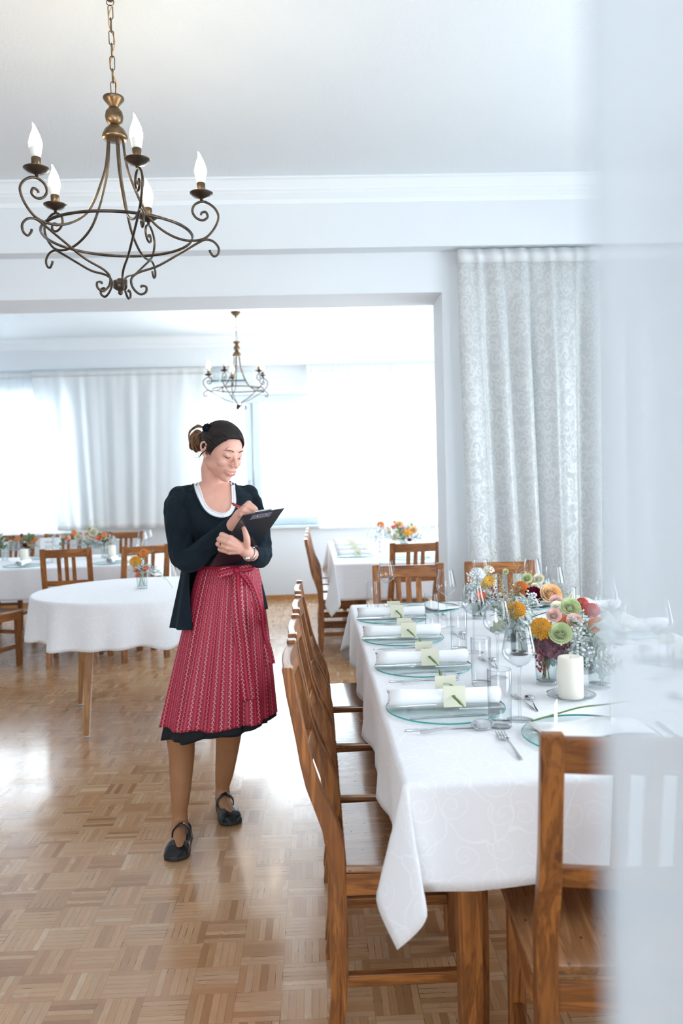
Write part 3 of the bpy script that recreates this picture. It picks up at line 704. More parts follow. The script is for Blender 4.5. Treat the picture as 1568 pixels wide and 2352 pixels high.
def b_candle():
    r = empty('pillar_candle')
    MB().lathe([(.001, 0), (.0345, 0), (.036, .002), (.036, .112), (.0345, .117), (.029, .1185), (.020, .116), (.002, .113)], 40).build('wax', M_wax, r)
    MB().tube([(0, 0, .112), (.001, 0, .120), (.004, 0, .127)], .0012, 6).build('wick', simple('candle_wick', (.62, .6, .55), .8), r); return r
def b_saucer():
    return MB().lathe([(.001, .001), (.045, .001), (.050, .003), (.064, .010), (.070, .012), (.0705, .014), (.064, .0135), (.050, .0065), (.044, .004), (.001, .004)], 48, caps=False).build('glass_saucer', M_foot)
def b_vase(h=.135, r0=.031, r1=.038):
    r = empty('glass_vase'); R = lambda z: r0+(r1-r0)*z/h
    MB().lathe([(r0, .0), (R(.03), .03), (R(.08), .08), (r1, h), (r1-.0008, h+.001), (r1-.0016, h-.002)], 40, caps=False).build('wall', M_vase, r)
    MB().lathe([(.001, 0), (r0, 0), (R(.012), .012), (.001, .012)], 40).build('base', M_foot, r)
    MB().lathe([(.001, .0125), (R(.0125)-.0022, .0125), (R(.08)-.0022, .08), (.001, .0802)], 36).build('water', M_water, r); return r
def wine(x, y, lab, g='wine glasses on the main table', z=TZ): return place('wine', (x, y, z+.001), lab, 'wine glass', g, 0, b_wine)
def tumbler(x, y, lab, g='water glasses on the main table', z=TZ): return place('tumbler', (x, y, z+.001), lab, 'drinking glass', g, 0, b_tumbler)
ORD = ['nearest', 'second', 'third', 'farthest']
PL = [(.349, 2.235), (.355, 2.748), (.341, 3.259), (.344, 3.749)]
TUM = [(.462, 2.052), (.501, 2.475), (.525, 2.995), (.495, 3.490)]
WIN = [(.528, 2.108), (.573, 2.563), (.575, 2.960), (.560, 3.49)]
def blade_strip(pts, w, label, group=None):
    b = MB(); rings = []
    P = crom(pts, 6)
    for i, p in enumerate(P):
        t = i/(len(P)-1); ww = w*(1 if .05 < t < .95 else .5)
        rings.append([(p.x-ww, p.y, p.z), (p.x, p.y, p.z-.0006), (p.x+ww, p.y, p.z), (p.x, p.y, p.z+.0006)])
    o = b.loft(rings).build('green_stalk', M_blade); return tag(o, label, 'stalk', group)
def side_setting(k, x, y, sgn, zt, where, gr, full=True, cards=True, rot=0):
    """sgn +1: sitter looks towards +x; -1: towards -x"""
    zc = zt+.0012
    place('plate', (x, y, zt+.0045), f'round clear glass plate {where}', 'plate', 'glass plates '+gr, 0, b_plate)
    place('napkin', (x+sgn*(-.004), y+.002, zt+.0095), f'rolled white napkin with two cards {where}', 'napkin', 'rolled napkins '+gr, 0 if sgn > 0 else pi, b_napkin)
    if cards:
        cx = x+sgn*.021
        for dy, nm in ((-.031, 'front'), (.100, 'rear')):
            o = place('card', (cx+(.001 if nm == 'front' else -.004), y+dy, zt+.013), f'pale yellow card, {nm} of two, {where}', 'card', 'place cards '+gr, rot, b_card)
            o.rotation_euler = (radians(-6 if nm == 'front' else 5), 0, rot)
        blade_strip([(cx-.010, y+.175, zt+.070), (cx-.008, y+.135, zt+.055), (cx-.006, y+.100, zt+.046), (cx-.001, y+.055, zt+.056), (cx+.000, y+.010, zt+.0615), (cx-.002, y-.030, zt+.044), (cx+.006, y-.046, zt+.036), (cx+.022, y-.066, zt+.020)], .0048, f'green grass threaded through cards {where}', 'grass blades '+gr)
    if full:
        a = 0 if sgn > 0 else pi; d = sgn
        place('knife', (x-d*.005, y-d*.085, zc), f'steel knife under the glass plate {where}', 'knife', 'knives '+gr, a+.06, b_knife)
        place('knife', (x-d*.030, y-d*.190, zc), f'steel knife beside the glass plate {where}', 'knife', 'knives '+gr, a+.05, b_knife)
        o = place('spoon', (x-d*.004, y-d*.212, zc+.006), f'large steel spoon {where}', 'spoon', 'spoons '+gr, a+.22, b_spoon); o.rotation_euler = (radians(28*d), 0, a+.22)
        place('fork', (x-d*.006, y+d*.185, zc), f'large steel fork {where}', 'fork', 'forks '+gr, a+.12, b_fork)
        place('fork_small', (x+d*.228, y+.03, zc), f'small dessert fork {where}', 'fork', 'dessert forks '+gr, pi/2+.12, lambda: b_fork(.78))
        place('spoon_small', (x+d*.250, y+.01, zc), f'small dessert spoon {where}', 'spoon', 'dessert spoons '+gr, pi/2-.1, lambda: b_spoon(.78))
for k, (x, y) in enumerate(PL):
    side_setting(k, x, y, 1, TZ, f'at main table left side, {ORD[k]} place', 'along the left of the main table')
    tumbler(*TUM[k], f'straight water glass on the left side of the main table, {ORD[k]}')
    wine(*WIN[k], f'wine glass on the left side of the main table, {ORD[k]}')
for k, y in enumerate((2.2, 2.72, 3.24, 3.75)):
    side_setting(k, 1.262, y, -1, TZ, f'at main table right side, {ORD[k]} place', 'along the right of the main table', full=k in (0, 2))
for k, (x, y) in enumerate([(1.06, 2.47), (1.08, 2.97), (1.04, 3.50), (1.04, 3.86)]): wine(x, y, f'wine glass on the right side of the main table, {ORD[k]}')
for k, (x, y) in enumerate([(1.14, 2.52), (1.14, 3.02), (1.12, 3.55), (1.12, 3.94)]): tumbler(x, y, f'straight water glass on the right side of the main table, {ORD[k]}')
# far end places
GE = 'at the ends of the main table'
def flat_napkin(loc, rz, label, s=1.0):
    v = []; f = []; n = 16
    for j in range(n+1):
        for i in range(n+1):
            a, b_ = i/n-.5, j/n-.5; x = a*.24*s; y = b_*.11*s*(1-.25*a); z = .006+.020*exp(-((a-.1)/.22)**2)*exp(-(b_/.35)**2)+.003*sin(a*9)
            v.append((x, y, z))
    for j in range(n):
        for i in range(n): q = j*(n+1)+i; f.append((q, q+1, q+n+2, q+n+1))
    o = mk('folded_napkin', v, f, M_napkin); o.location = loc; o.rotation_euler = (0, 0, rz)
    m = o.modifiers.new('thick', 'SOLIDIFY'); m.thickness = .006; m.offset = -1; return tag(o, label, 'napkin', 'napkins '+GE)
place('plate', (.545, 4.03, TZ+.0045), 'round clear glass plate at the far end of the main table, left place', 'plate', 'glass plates '+GE)
flat_napkin((.585, 4.02, TZ+.0095), pi/2+.5, 'folded white napkin on the left plate at the far end of the main table')
place('plate', (1.04, 4.03, TZ+.0045), 'round clear glass plate at the far end of the main table, right place', 'plate', 'glass plates '+GE)
flat_napkin((1.04, 4.03, TZ+.0095), pi/2, 'folded white napkin on the right plate at the far end of the main table')
tumbler(.271, 3.985, 'straight water glass at the far left corner of the main table')
wine(.342, 3.975, 'wine glass at the far left corner of the main table')
wine(.80, 3.90, 'wine glass at the far end of the main table behind the flowers')
tumbler(.86, 3.95, 'straight water glass at the far end of the main table behind the flowers')
place('fork', (.735, 4.08, TZ+.0012), 'steel fork right of the napkin at the far end of the main table', 'fork', 'forks '+GE, -pi/2)
place('knife', (.36, 4.09, TZ+.0012), 'steel knife at the far end of the main table, outer of two', 'knife', 'knives '+GE, -pi/2+.1)
place('knife', (.395, 4.09, TZ+.0012), 'steel knife at the far end of the main table, inner of two', 'knife', 'knives '+GE, -pi/2)
blade_strip([(.42, 3.99, TZ+.016), (.50, 4.00, TZ+.030), (.60, 4.02, TZ+.042), (.68, 4.03, TZ+.040)], .003, 'green grass blade across the napkin at the far end of the main table')
# near end places
place('plate', (.662, 1.945, TZ+.0045), 'round clear glass plate at the near end of the main table', 'plate', 'glass plates '+GE)
flat_napkin((.675, 1.975, TZ+.0095), .12, 'folded white napkin on the plate at the near end of the main table', 1.15)
place('plate', (1.16, 1.945, TZ+.0045), 'round clear glass plate at the near end, hidden behind the blurred curtain', 'plate', 'glass plates '+GE)
flat_napkin((1.16, 1.955, TZ+.0095), 0, 'folded white napkin at the near end, hidden behind the blurred curtain')
for x, y, l, a in ((.588, 1.985, 'left', 1.15), (.728, 1.990, 'right', 1.25)):
    o = place('card', (x, y, TZ+.022), f'pale yellow card standing on the near-end napkin, {l} of two', 'card', 'place cards '+GE, a)
    o.rotation_euler = (0, 0, a)
b = MB(); b.tube(crom([(.535, 2.02, TZ+.022), (.60, 2.015, TZ+.040), (.66, 2.01, TZ+.056), (.73, 2.015, TZ+.060), (.81, 2.06, TZ+.055)], 6), .0022, 6)
tag(b.build('green_stalk', M_blade), 'long green stem threaded through two cards on the near-end napkin', 'stalk')
place('fork', (.449, 1.895, TZ+.0012), 'steel fork left of the plate at the near end of the main table', 'fork', 'forks '+GE, pi/2+.02)
place('knife', (.868, 1.93, TZ+.0012), 'steel knife right of the plate at the near end of the main table', 'knife', 'knives '+GE, pi/2)
# candle and saucer
place('saucer', (.724, 2.292, TZ+.001), 'round glass saucer under the cream candle on the main table', 'saucer', None, 0, b_saucer)
place('candle', (.724, 2.292, TZ+.0055), 'cream pillar candle on a glass saucer in front of the flowers', 'candle', None, 0, b_candle)
# ------------------------------------------------------------------ flowers
def fmat(name, c1, c2, rough=.6):
    s = NT(name); oi = s.node('ShaderNodeObjectInfo'); nz = s.noise(s.coord(), 55, 2)
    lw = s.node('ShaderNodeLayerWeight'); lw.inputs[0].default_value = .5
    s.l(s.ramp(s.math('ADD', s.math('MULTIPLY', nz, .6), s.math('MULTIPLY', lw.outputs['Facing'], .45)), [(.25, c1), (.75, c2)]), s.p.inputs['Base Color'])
    sset(s.p, Roughness=rough, Subsurface_Weight=.15, Subsurface_Scale=.006); return s.m
FM = {
 'yellow': fmat('golden_yellow_petals', (.98, .46, .03), (1, .80, .25)), 'peach': fmat('peach_petals', (.95, .55, .22), (1, .82, .58)),
 'orange': fmat('orange_petals', (.95, .33, .06), (1, .58, .24)), 'red': fmat('red_orange_petals', (.86, .07, .01), (.98, .24, .06)),
 'burgundy': fmat('burgundy_petals', (.12, .003, .03), (.36, .01, .09)), 'coral': fmat('coral_pink_petals', (.88, .14, .14), (.98, .46, .42)),
 'cream': fmat('cream_white_petals', (.90, .84, .62), (1, .98, .90)), 'blush': fmat('blush_pink_petals', (.92, .50, .46), (1, .92, .85)),
 'green': fmat('pale_green_petals', (.58, .70, .34), (.92, .94, .68)), 'hyd': fmat('plum_hydrangea_petals', (.085, .03, .06), (.36, .17, .18)),
 'white': fmat('white_petals', (.75, .80, .80), (.92, .94, .94)), 'berry': simple('dark_red_berries', (.20, .012, .02), .3),
 'stem': simple('green_stems', (.14, .22, .07), .5, nscale=30), 'leaf': simple('green_leaves', (.12, .21, .06), .5, nscale=30, namp=.25),
 'silver': simple('silver_green_foliage', (.58, .66, .65), .7, nscale=30, namp=.15), 'grass': simple('dry_grass_seed', (.42, .42, .27), .8), 'oak': simple('grey_green_oak_leaf', (.30, .33, .22), .6, nscale=20),
 'hip': simple('brown_rose_hips', (.28, .07, .02), .35), 'core': simple('yellow_green_flower_core', (.30, .28, .04), .7)}
def petal(b, base, d, n, L, Wd, cup=.3, curl=0, nx=3, ny=4):
    """curved petal patch starting at base, along d, facing n"""
    d = Vector(d).normalized(); n = Vector(n); n = (n-d*n.dot(d)).normalized(); s = d.cross(n); v = []
    for j in range(ny+1):
        t = j/ny; w = Wd*(sin(pi*min(1, .12+.80*t)**.8))**.7*(1 if t < .98 else .55)
        for i in range(nx+1):
            u = i/nx*2-1
            v.append(Vector(base)+d*(L*t)+s*(u*w*.5)+n*(cup*L*(u*u*.5)*(.5+.5*t)+curl*L*t*t))
    f = [(j*(nx+1)+i, j*(nx+1)+i+1, (j+1)*(nx+1)+i+1, (j+1)*(nx+1)+i) for j in range(ny) for i in range(nx)]
    b.add(v, f)
def frame(n):
    n = Vector(n).normalized(); a = n.orthogonal().normalized(); return a, n.cross(a), n
def dahlia(c, R, n, mat, rnd, npet=85, flat=.8, name='dahlia', pointy=1.0):
    b = MB(); a, bb, nn = frame(n); b.ell(c, R*.45, R*.45, R*.35, nu=10, nv=6)
    for k in range(npet):
        q = (k+.5)/npet; ph = 1.85*q**.62; th = k*2.39996
        d = (a*cos(th)+bb*sin(th))*sin(ph)+nn*cos(ph)
        base = Vector(c)+d*R*.35-nn*R*.06; L = R*(.34+.42*q)
        petal(b, base, (d+nn*.05).normalized(), (nn*.9-d*.2 if ph < 1.3 else nn), L, L*.62*pointy, .55, .10*(1-q), 2, 3)
    return b.build(name, mat)
def rose(c, R, n, mat, rnd, name='rose'):
    b = MB(); a, bb, nn = frame(n)
    def cup(th0, rad, h, wid, flare):
        v = []; nx, ny = 6, 5
        for j in range(ny+1):
            t = j/ny
            for i in range(nx+1):
                u = i/nx*2-1; th = th0+u*wid; rr = rad*(.35+.65*sin(min(1, t*1.15)*pi/2))*(1+flare*t**3)
                hh = h*t*(1-.18*u*u*t)
                v.append(Vector(c)+(a*cos(th)+bb*sin(th))*rr+nn*(hh-R*.75))
        f = [(j*(nx+1)+i, j*(nx+1)+i+1, (j+1)*(nx+1)+i+1, (j+1)*(nx+1)+i) for j in range(ny) for i in range(nx)]
        b.add(v, f)
    for lay, (rad, h, num, fl) in enumerate([(.14, 1.22, 3, 0), (.27, 1.22, 4, .03), (.40, 1.17, 5, .08), (.54, 1.10, 5, .14), (.70, 1.00, 5, .22), (.84, .86, 6, .34), (.92, .66, 6, .5)]):
        for k in range(num): cup(2*pi*k/num+lay*.7+rnd.uniform(-.1, .1), rad*R, h*R*rnd.uniform(.96, 1.04), pi/num*1.35, fl)
    return b.build(name, mat)
def zinnia(c, R, n, mat, rnd, name='zinnia'):
    b = MB(); a, bb, nn = frame(n)
    for lay, (r0, L, num, up) in enumerate([(.15, .85, 13, .10), (.15, .65, 12, .35), (.12, .42, 10, .8)]):
        for k in range(num):
            th = 2*pi*k/num+lay*.3; d = (a*cos(th)+bb*sin(th)+nn*up).normalized(); petal(b, Vector(c)+d*R*r0, d, nn, L*R, R*.36, .2, 0, 2, 3)
    o = b.build(name, mat); m = MB().ell(Vector(c)+nn*R*.1, R*.17, R*.17, R*.13, nu=10, nv=6); m.build('flower_centre', FM['core'], o); return o
def hydrangea(c, R, n, mat, rnd, num=60, name='hydrangea', sq=.75, fs=.26):
    b = MB(); a, bb, nn = frame(n)
    for k in range(num):
        q = (k+.5)/num; ph = 1.75*sqrt(q); th = k*2.39996; d = (a*cos(th)+bb*sin(th))*sin(ph)+nn*cos(ph)*sq; p = Vector(c)+d*R*rnd.uniform(.85, 1.0)
        x, y, z = frame(d); t0 = rnd.uniform(0, 1.5)
        for m in range(4):
            t = t0+m*pi/2; dd = (x*cos(t)+y*sin(t)+z*.45).normalized(); petal(b, p, dd, z, R*fs, R*fs*1.15, .15, -.18, 2, 3)
    return b.build(name, mat)
def stem_to(o, p, vb, r=.0016, rnd=random, mat='stem'):
    foot = Vector((vb[0]+rnd.uniform(-.018, .018), vb[1]+rnd.uniform(-.018, .018), vb[2]+.018)); neck = Vector((vb[0]+rnd.uniform(-.012, .012), vb[1]+rnd.uniform(-.012, .012), vb[2]+.11))
    P = crom([foot, neck, (neck+Vector(p))*.5+Vector((0, 0, .01)), Vector(p)], 5); MB().tube(P, r, 6).build('stem', FM[mat], o)
def sprig(kind, root, tip, rnd, label, group, vb=None, n=14, size=.03):
    """a leafy stalk from root to tip"""
    root, tip = Vector(root), Vector(tip); mid = (root+tip)/2+Vector((rnd.uniform(-.02, .02), rnd.uniform(-.02, .02), .015)); P = crom([root, mid, tip], 8); b = MB()
    ax = (tip-root).normalized()
    if kind == 'grass':
        b.tube(P, [.0009*(1-.6*i/len(P)) for i in range(len(P))], 4)
        for k in range(n):
            t = .35+.65*k/n; i = min(len(P)-1, int(t*(len(P)-1))); p = P[i]; x, y, z = frame(ax); th = rnd.uniform(0, 6.28)
            L = size*rnd.uniform(.6, 1.3)*(1.3-t*.7); e = p+(x*cos(th)+y*sin(th)+z*.8).normalized()*L; b.tube([p, (p+e)/2+Vector((0, 0, .003)), e], .0004, 3)
            for m in range(6): q = p.lerp(e, .4+.1*m+rnd.uniform(0, .05)); b.ell(q+Vector((rnd.uniform(-.003, .003), rnd.uniform(-.003, .003), rnd.uniform(-.002, .003))), .0009, .0009, .0018, nu=4, nv=3)
        mat = FM['grass']
    elif kind == 'miller':
        b.tube(P, .0013, 5)
        for k in range(n):
            t = .25+.75*k/n; i = min(len(P)-1, int(t*(len(P)-1))); x, y, z = frame(ax); th = k*2.4; d = (x*cos(th)+y*sin(th)+z*.7).normalized(); L = size*rnd.uniform(.8, 1.2)
            up = z; e = P[i]+d*L
            petal(b, P[i], d, up, L, L*.16, .1, -.15, 2, 4)
            for m in range(5):
                q = P[i]+d*L*(.3+.16*m); s = d.cross(up).normalized()
                for sg in (-1, 1): petal(b, q, (d*.7+s*sg).normalized(), up, L*.30*(1.1-.12*m), L*.13, .1, -.1, 2, 2)
        mat = FM['silver']
    elif kind == 'leaf':
        b.tube(P, .0013, 5)
        for k in range(n):
            t = .2+.8*k/n; i = min(len(P)-1, int(t*(len(P)-1))); x, y, z = frame(ax); th = k*2.4; d = (x*cos(th)+y*sin(th)+z*.6).normalized(); petal(b, P[i], d, z, size*rnd.uniform(.8, 1.2), size*.45, .2, -.2, 2, 4)
        mat = FM['leaf']
    elif kind == 'berries':
        b.tube(P, .0010, 4)
        for k in range(n):
            t = .35+.65*k/n; i = min(len(P)-1, int(t*(len(P)-1))); x, y, z = frame(ax); th = k*2.4; e = P[i]+(x*cos(th)+y*sin(th)+z*.5).normalized()*size*rnd.uniform(.4, 1); b.tube([P[i], e], .0005, 3); b.ell(e, .0038, .0038, .004, nu=8, nv=6)
        mat = FM['berry']
    else:
        b.tube(P, .0010, 4)
        for k in range(n):
            t = .3+.7*k/n; i = min(len(P)-1, int(t*(len(P)-1))); x, y, z = frame(ax); th = k*2.4; e = P[i]+(x*cos(th)+y*sin(th)+z*.5).normalized()*size*rnd.uniform(.4, 1); b.tube([P[i], e], .0005, 3); b.ell(e, .0045, .0045, .004, nu=7, nv=5)
        mat = FM['white']
    nm = {'grass': 'grass_spray', 'miller': 'silver_leaf_sprig', 'leaf': 'leafy_sprig', 'berries': 'berry_sprig', 'white': 'white_filler_sprig'}[kind]
    return tag(b.build(nm, mat), label, 'sprig', group)
def vase(x, y, label, group='glass vases on the main table', z=TZ): return place('vase', (x, y, z+.001), label, 'vase', group, 0, b_vase)
rf = random.Random(11)
VS = [(.702, 2.462), (.848, 2.405), (.868, 2.60), (.73, 2.90), (.775, 3.15), (.82, 3.38), (.74, 3.68)]
VL = ['glass vase of purple hydrangea and green stems, nearest on the table', 'glass vase with oak leaves right behind the cream candle', 'glass vase between the two nearest vases, slightly behind', 'glass vase under the round yellow dahlia',
      'glass vase in the middle of the flower row', 'glass vase under the burgundy and orange dahlias', 'glass vase holding the red zinnia, farthest along the table']
for (x, y), l in zip(VS, VL): vase(x, y, l)
BL = [  # centre, radius, kind, colour, vase, label
 ((0.6835, 2.4420, 0.9401), 0.0330, 'd', 'yellow', 0, 'golden yellow dahlia left of the pale green rose'),
 ((0.7336, 2.4120, 0.9305), 0.0300, 'r', 'green', 0, 'large pale green rose above the purple hydrangea'),
 ((0.7195, 2.4620, 0.8796), 0.0532, 'h', 'hyd', 0, 'dark plum hydrangea head in the nearest vase'),
 ((0.7294, 2.4620, 0.9771), 0.0200, 'r', 'blush', 0, 'small pink-centred cream rose above the yellow dahlia'),
 ((0.7794, 2.5240, 0.9390), 0.0273, 'z', 'red', 0, 'bright orange-red daisy bloom behind the green rose'),
 ((0.8042, 2.4880, 0.9499), 0.0242, 'r', 'blush', 2, 'pale pink rose right of the orange-red daisy'),
 ((0.8426, 2.4050, 0.9509), 0.0260, 'd', 'orange', 1, 'light orange dahlia near the blurred curtain'),
 ((0.8958, 2.6000, 0.9638), 0.0253, 'd', 'coral', 2, 'coral pink dahlia above the light orange one'),
 ((0.8811, 2.6500, 0.9798), 0.0201, 'd', 'coral', 2, 'small crimson pink bloom at the top right of the flowers'),
 ((0.8332, 2.6200, 0.9756), 0.0283, 'r', 'green', 2, 'creamy green rose left of the crimson bloom'),
 ((0.8333, 2.7500, 0.9498), 0.0253, 'r', 'cream', 3, 'cream yellow rose in the middle of the flowers'),
 ((0.7185, 2.9000, 0.9223), 0.0345, 'd', 'yellow', 3, 'round golden yellow ball dahlia standing alone at the left'),
 ((0.9446, 3.1500, 0.9141), 0.0238, 'r', 'blush', 4, 'pale pink garden rose under the peach rose'),
 ((0.9536, 3.2500, 0.9315), 0.0386, 'r', 'peach', 4, 'large peach rose right of the burgundy dahlia'),
 ((0.8916, 3.2800, 0.9222), 0.0355, 'd', 'burgundy', 5, 'burgundy dahlia with silver twigs'),
 ((0.8615, 3.3800, 0.9354), 0.0329, 'd', 'orange', 5, 'orange dahlia left of the burgundy one'),
 ((0.9082, 3.4300, 0.9218), 0.0185, 'd', 'peach', 5, 'small peach bloom behind the orange dahlia'),
 ((0.9147, 3.4800, 0.9686), 0.0207, 'r', 'green', 5, 'small pale green rose above the orange dahlia'),
 ((0.9823, 3.5300, 0.9588), 0.0210, 'r', 'cream', 5, 'small cream rose at the top of the flowers'),
 ((0.9505, 3.4800, 0.9312), 0.0150, 'r', 'cream', 5, 'tiny cream rosebud above the burgundy dahlia'),
 ((0.7409, 3.6300, 0.8768), 0.0255, 'z', 'red', 6, 'red-orange zinnia at the left end of the flowers'),
 ((0.7916, 3.6740, 0.9357), 0.0298, 'z', 'yellow', 6, 'yellow-orange pointed dahlia above the red zinnia'),
 ((0.7717, 3.7060, 0.9142), 0.0200, 'z', 'yellow', 6, 'smaller yellow dahlia bloom above the red zinnia'),
 ((0.8006, 3.7300, 0.9798), 0.0242, 'h', 'cream', 6, 'cream blossom cluster at the top left of the flowers'),
 ((0.8686, 3.6800, 0.9770), 0.0119, 'r', 'green', 6, 'tiny green-yellow bud on a thin stalk'),
 ((0.7610, 3.8000, 0.9549), 0.0349, 'h', 'white', 6, 'fluffy white blossom cluster in front of the far chair'),
]
for c, R, kd, mt, vi, lab in BL:
    vx, vy = VS[vi]; c = Vector(c); n = Vector((rf.uniform(-.25, .1), -.85, .55)) if kd != 'h' else Vector((0, -.3, .9))
    if kd == 'd': o = dahlia(c, R*1.05, n, FM[mt], rf)
    elif kd == 'r': o = rose(c, R*.88, Vector((rf.uniform(-.3, .3), -.85, .6)), FM[mt], rf)
    elif kd == 'z': o = zinnia(c, R*1.05, n, FM[mt], rf)
    else: o = hydrangea(c, R, n, FM[mt], rf, 60 if R > .03 else 30)
    o.name = {'d': 'dahlia', 'r': 'rose', 'z': 'zinnia', 'h': 'hydrangea'}[kd]
    tag(o, lab, 'flower', 'flowers on the main table'); stem_to(o, c-n.normalized()*R*.5, (vx, vy, TZ), rnd=rf)
SPR = [('miller', 'silver-grey leafy sprig'), ('white', 'fine white filler sprig'), ('leaf', 'green leafy sprig'), ('grass', 'fine grass spray'), ('berries', 'dark red berry sprig')]
places = ['in the nearest vase', 'in the vase behind the candle', 'in the vase behind the two nearest', 'under the round yellow dahlia', 'in the middle vase', 'beside the burgundy dahlia', 'in the farthest vase']
used = set()
for vi, (vx, vy) in enumerate(VS):
    kinds = ['miller', 'miller', 'white', 'grass', 'leaf', 'berries', 'grass', 'miller', 'white', 'miller', 'white', 'miller', 'leaf', 'white', 'berries', 'grass']
    for k, kd in enumerate(kinds):
        th = k*2.1+vi; out = rf.uniform(.045, .085); hh = rf.uniform(.12, .21) if kd != 'grass' else rf.uniform(.25, .32)
        if sin(th) < -.2 and kd != 'grass': hh *= .62
        if vi in (0,): hh *= .85; out *= .9
        if vi == 0 and kd in ('miller', 'white'): th = pi/2+rf.uniform(-.8, .8)
        d = dict(SPR)[kd]; side = ['right', 'back-right', 'back', 'back-left', 'left', 'front-left', 'front', 'front-right'][int((th/(pi/4)+.5) % 8)]
        tip_ = (vx+out*cos(th)*(1.25 if kd == 'grass' else 1), vy+out*sin(th), TZ+hh)
        lab_ = f'{d} leaning {side} {places[vi]}'
        if lab_ in used: lab_ = 'lower '+lab_; hh *= .8; tip_ = (tip_[0], tip_[1], TZ+hh)
        if lab_ in used: lab_ = lab_.replace('lower', 'lowest'); hh *= .8; tip_ = (tip_[0], tip_[1], TZ+hh)
        used.add(lab_)
        sprig(kd, (vx+.01*cos(th), vy+.01*sin(th), TZ+.06), tip_, rf, lab_, f'{d}s {places[vi]}', n={'miller': 12, 'white': 30, 'leaf': 12, 'grass': 16, 'berries': 12}[kd], size={'miller': .044, 'white': .026, 'leaf': .026, 'grass': .035, 'berries': .02}[kd])
def oak_leaf(c, L, direction, n, mat, label, name='oak_leaf'):
    d = Vector(direction).normalized(); n = Vector(n); n = (n-d*n.dot(d)).normalized(); s = d.cross(n); b = MB(); prof = []
    K = 41
    for k in range(K):
        t = k/(K-1); w = .36*sin(pi*min(1, t*.95+.03))**.7*(.74+.26*cos(t*2*pi*3.2+.6)) ; prof.append((t, max(.02, w)))
    v = [Vector(c)+d*L*t+s*L*w*sg+n*(L*(.12*sin(t*3)+.18*w*abs(sg))) for t, w in prof for sg in (-1, 0, 1)]
    f = [(k*3+i, k*3+i+1, k*3+i+4, k*3+i+3) for k in range(K-1) for i in (0, 1)]
    o = mk(name, v, f, mat); m = o.modifiers.new('thick', 'SOLIDIFY'); m.thickness = .0006
    MB().tube([Vector(c)-d*L*.25-n*.004, Vector(c), Vector(c)+d*L*.8+n*L*.06], .0011, 5).build('leaf_stalk', FM['stem'], o); return tag(o, label, 'leaf')
p = Vector((0.6699, 2.86, 0.8892)); oak_leaf(p, .068, (-.7, -.2, -.35), (.1, -1, .4), FM['oak'], 'drooping grey-green leaf below the round yellow dahlia')
p = Vector((0.846, 2.35, 0.9058)); oak_leaf(p, .10, (.05, -.1, 1), (-.2, -1, .1), FM['silver'], 'upright silver-green oak leaf beside the light orange dahlia')
p = Vector((0.8481, 2.39, 0.7891)); oak_leaf(p, .09, (.2, -.1, 1), (-.3, -1, .1), FM['silver'], 'dark oak leaf standing inside the vase behind the candle')
MB().tube(crom([Vector((0.7777, 2.33, 0.9803)), Vector((0.8058, 2.25, 0.8995)), Vector((0.8421, 2.17, 0.809))], 6), .0011, 5).build('grass_stalk', FM['stem'])
tag(bpy.data.objects['grass_stalk'], 'long thin stalk drooping from the vase behind the candle to the cloth', 'stalk')
# ---- round table vase
vase(RT[0]+.012, RT[1]+.0, 'single glass vase of orange flowers on the round table', None, RZ)
FR = 'flowers on the round table'
vb = (RT[0]+.012, RT[1], RZ)
for c, R, kd, mt, lab in [
 ((-1.1198, 5.0000, 0.9538), 0.0365, 'd', 'yellow', 'yellow dahlia in the round table vase'),
 ((-1.0673, 5.0000, 1.0035), 0.0284, 'd', 'orange', 'orange dahlia, highest in the round table vase'),
 ((-1.1164, 5.0000, 0.8998), 0.0189, 'z', 'red', 'red-orange blossom low left in the round table vase'),
 ((-1.0574, 4.9880, 0.9101), 0.0216, 'z', 'red', 'red-orange blossom low right in the round table vase'),
 ((-1.1122, 5.0000, 0.8672), 0.0162, 'z', 'red', 'small red-orange blossom just above the round table vase'),
 ((-1.0837, 5.0120, 0.9137), 0.0163, 'z', 'burgundy', 'dark bronze bloom in the centre of the round table vase'),]:
    c = Vector(c); n = Vector((0, -.9, .4)); o = (dahlia if kd == 'd' else zinnia)(c, R, n, FM[mt], rf); o.name = 'dahlia' if kd == 'd' else 'zinnia'
    tag(o, lab, 'flower', FR); stem_to(o, c-n*R*.4, vb, rnd=rf)
for dx, hh, kd, how in [(.10, .12, 'miller', 'leaning right, upper'), (.13, .09, 'miller', 'leaning right, drooping lower'), (-.05, .11, 'miller', 'leaning left'), (.0, .13, 'miller', 'standing upright'), (-.07, .22, 'grass', 'leaning left'), (.08, .24, 'grass', 'leaning right'), (.03, .20, 'leaf', 'at its top')]:
    sprig(kd, (vb[0], vb[1]-.01, RZ+.09), (vb[0]+dx, vb[1]-.03, RZ+hh), rf, f'{dict(SPR)[kd]} in the round table vase, {how}', 'sprigs in the round table vase', n=8, size=.045 if kd == 'miller' else .03)
MB().tube(crom([(vb[0]+.02, vb[1], RZ+.14), (vb[0]+.12, vb[1]-.03, RZ+.10), (vb[0]+.20, vb[1]-.06, RZ+.004)], 6), .001, 5).build('grass_stalk', FM['stem'])
tag(bpy.data.objects['grass_stalk.001'], 'thin stalk drooping from the round table vase to its cloth', 'stalk')
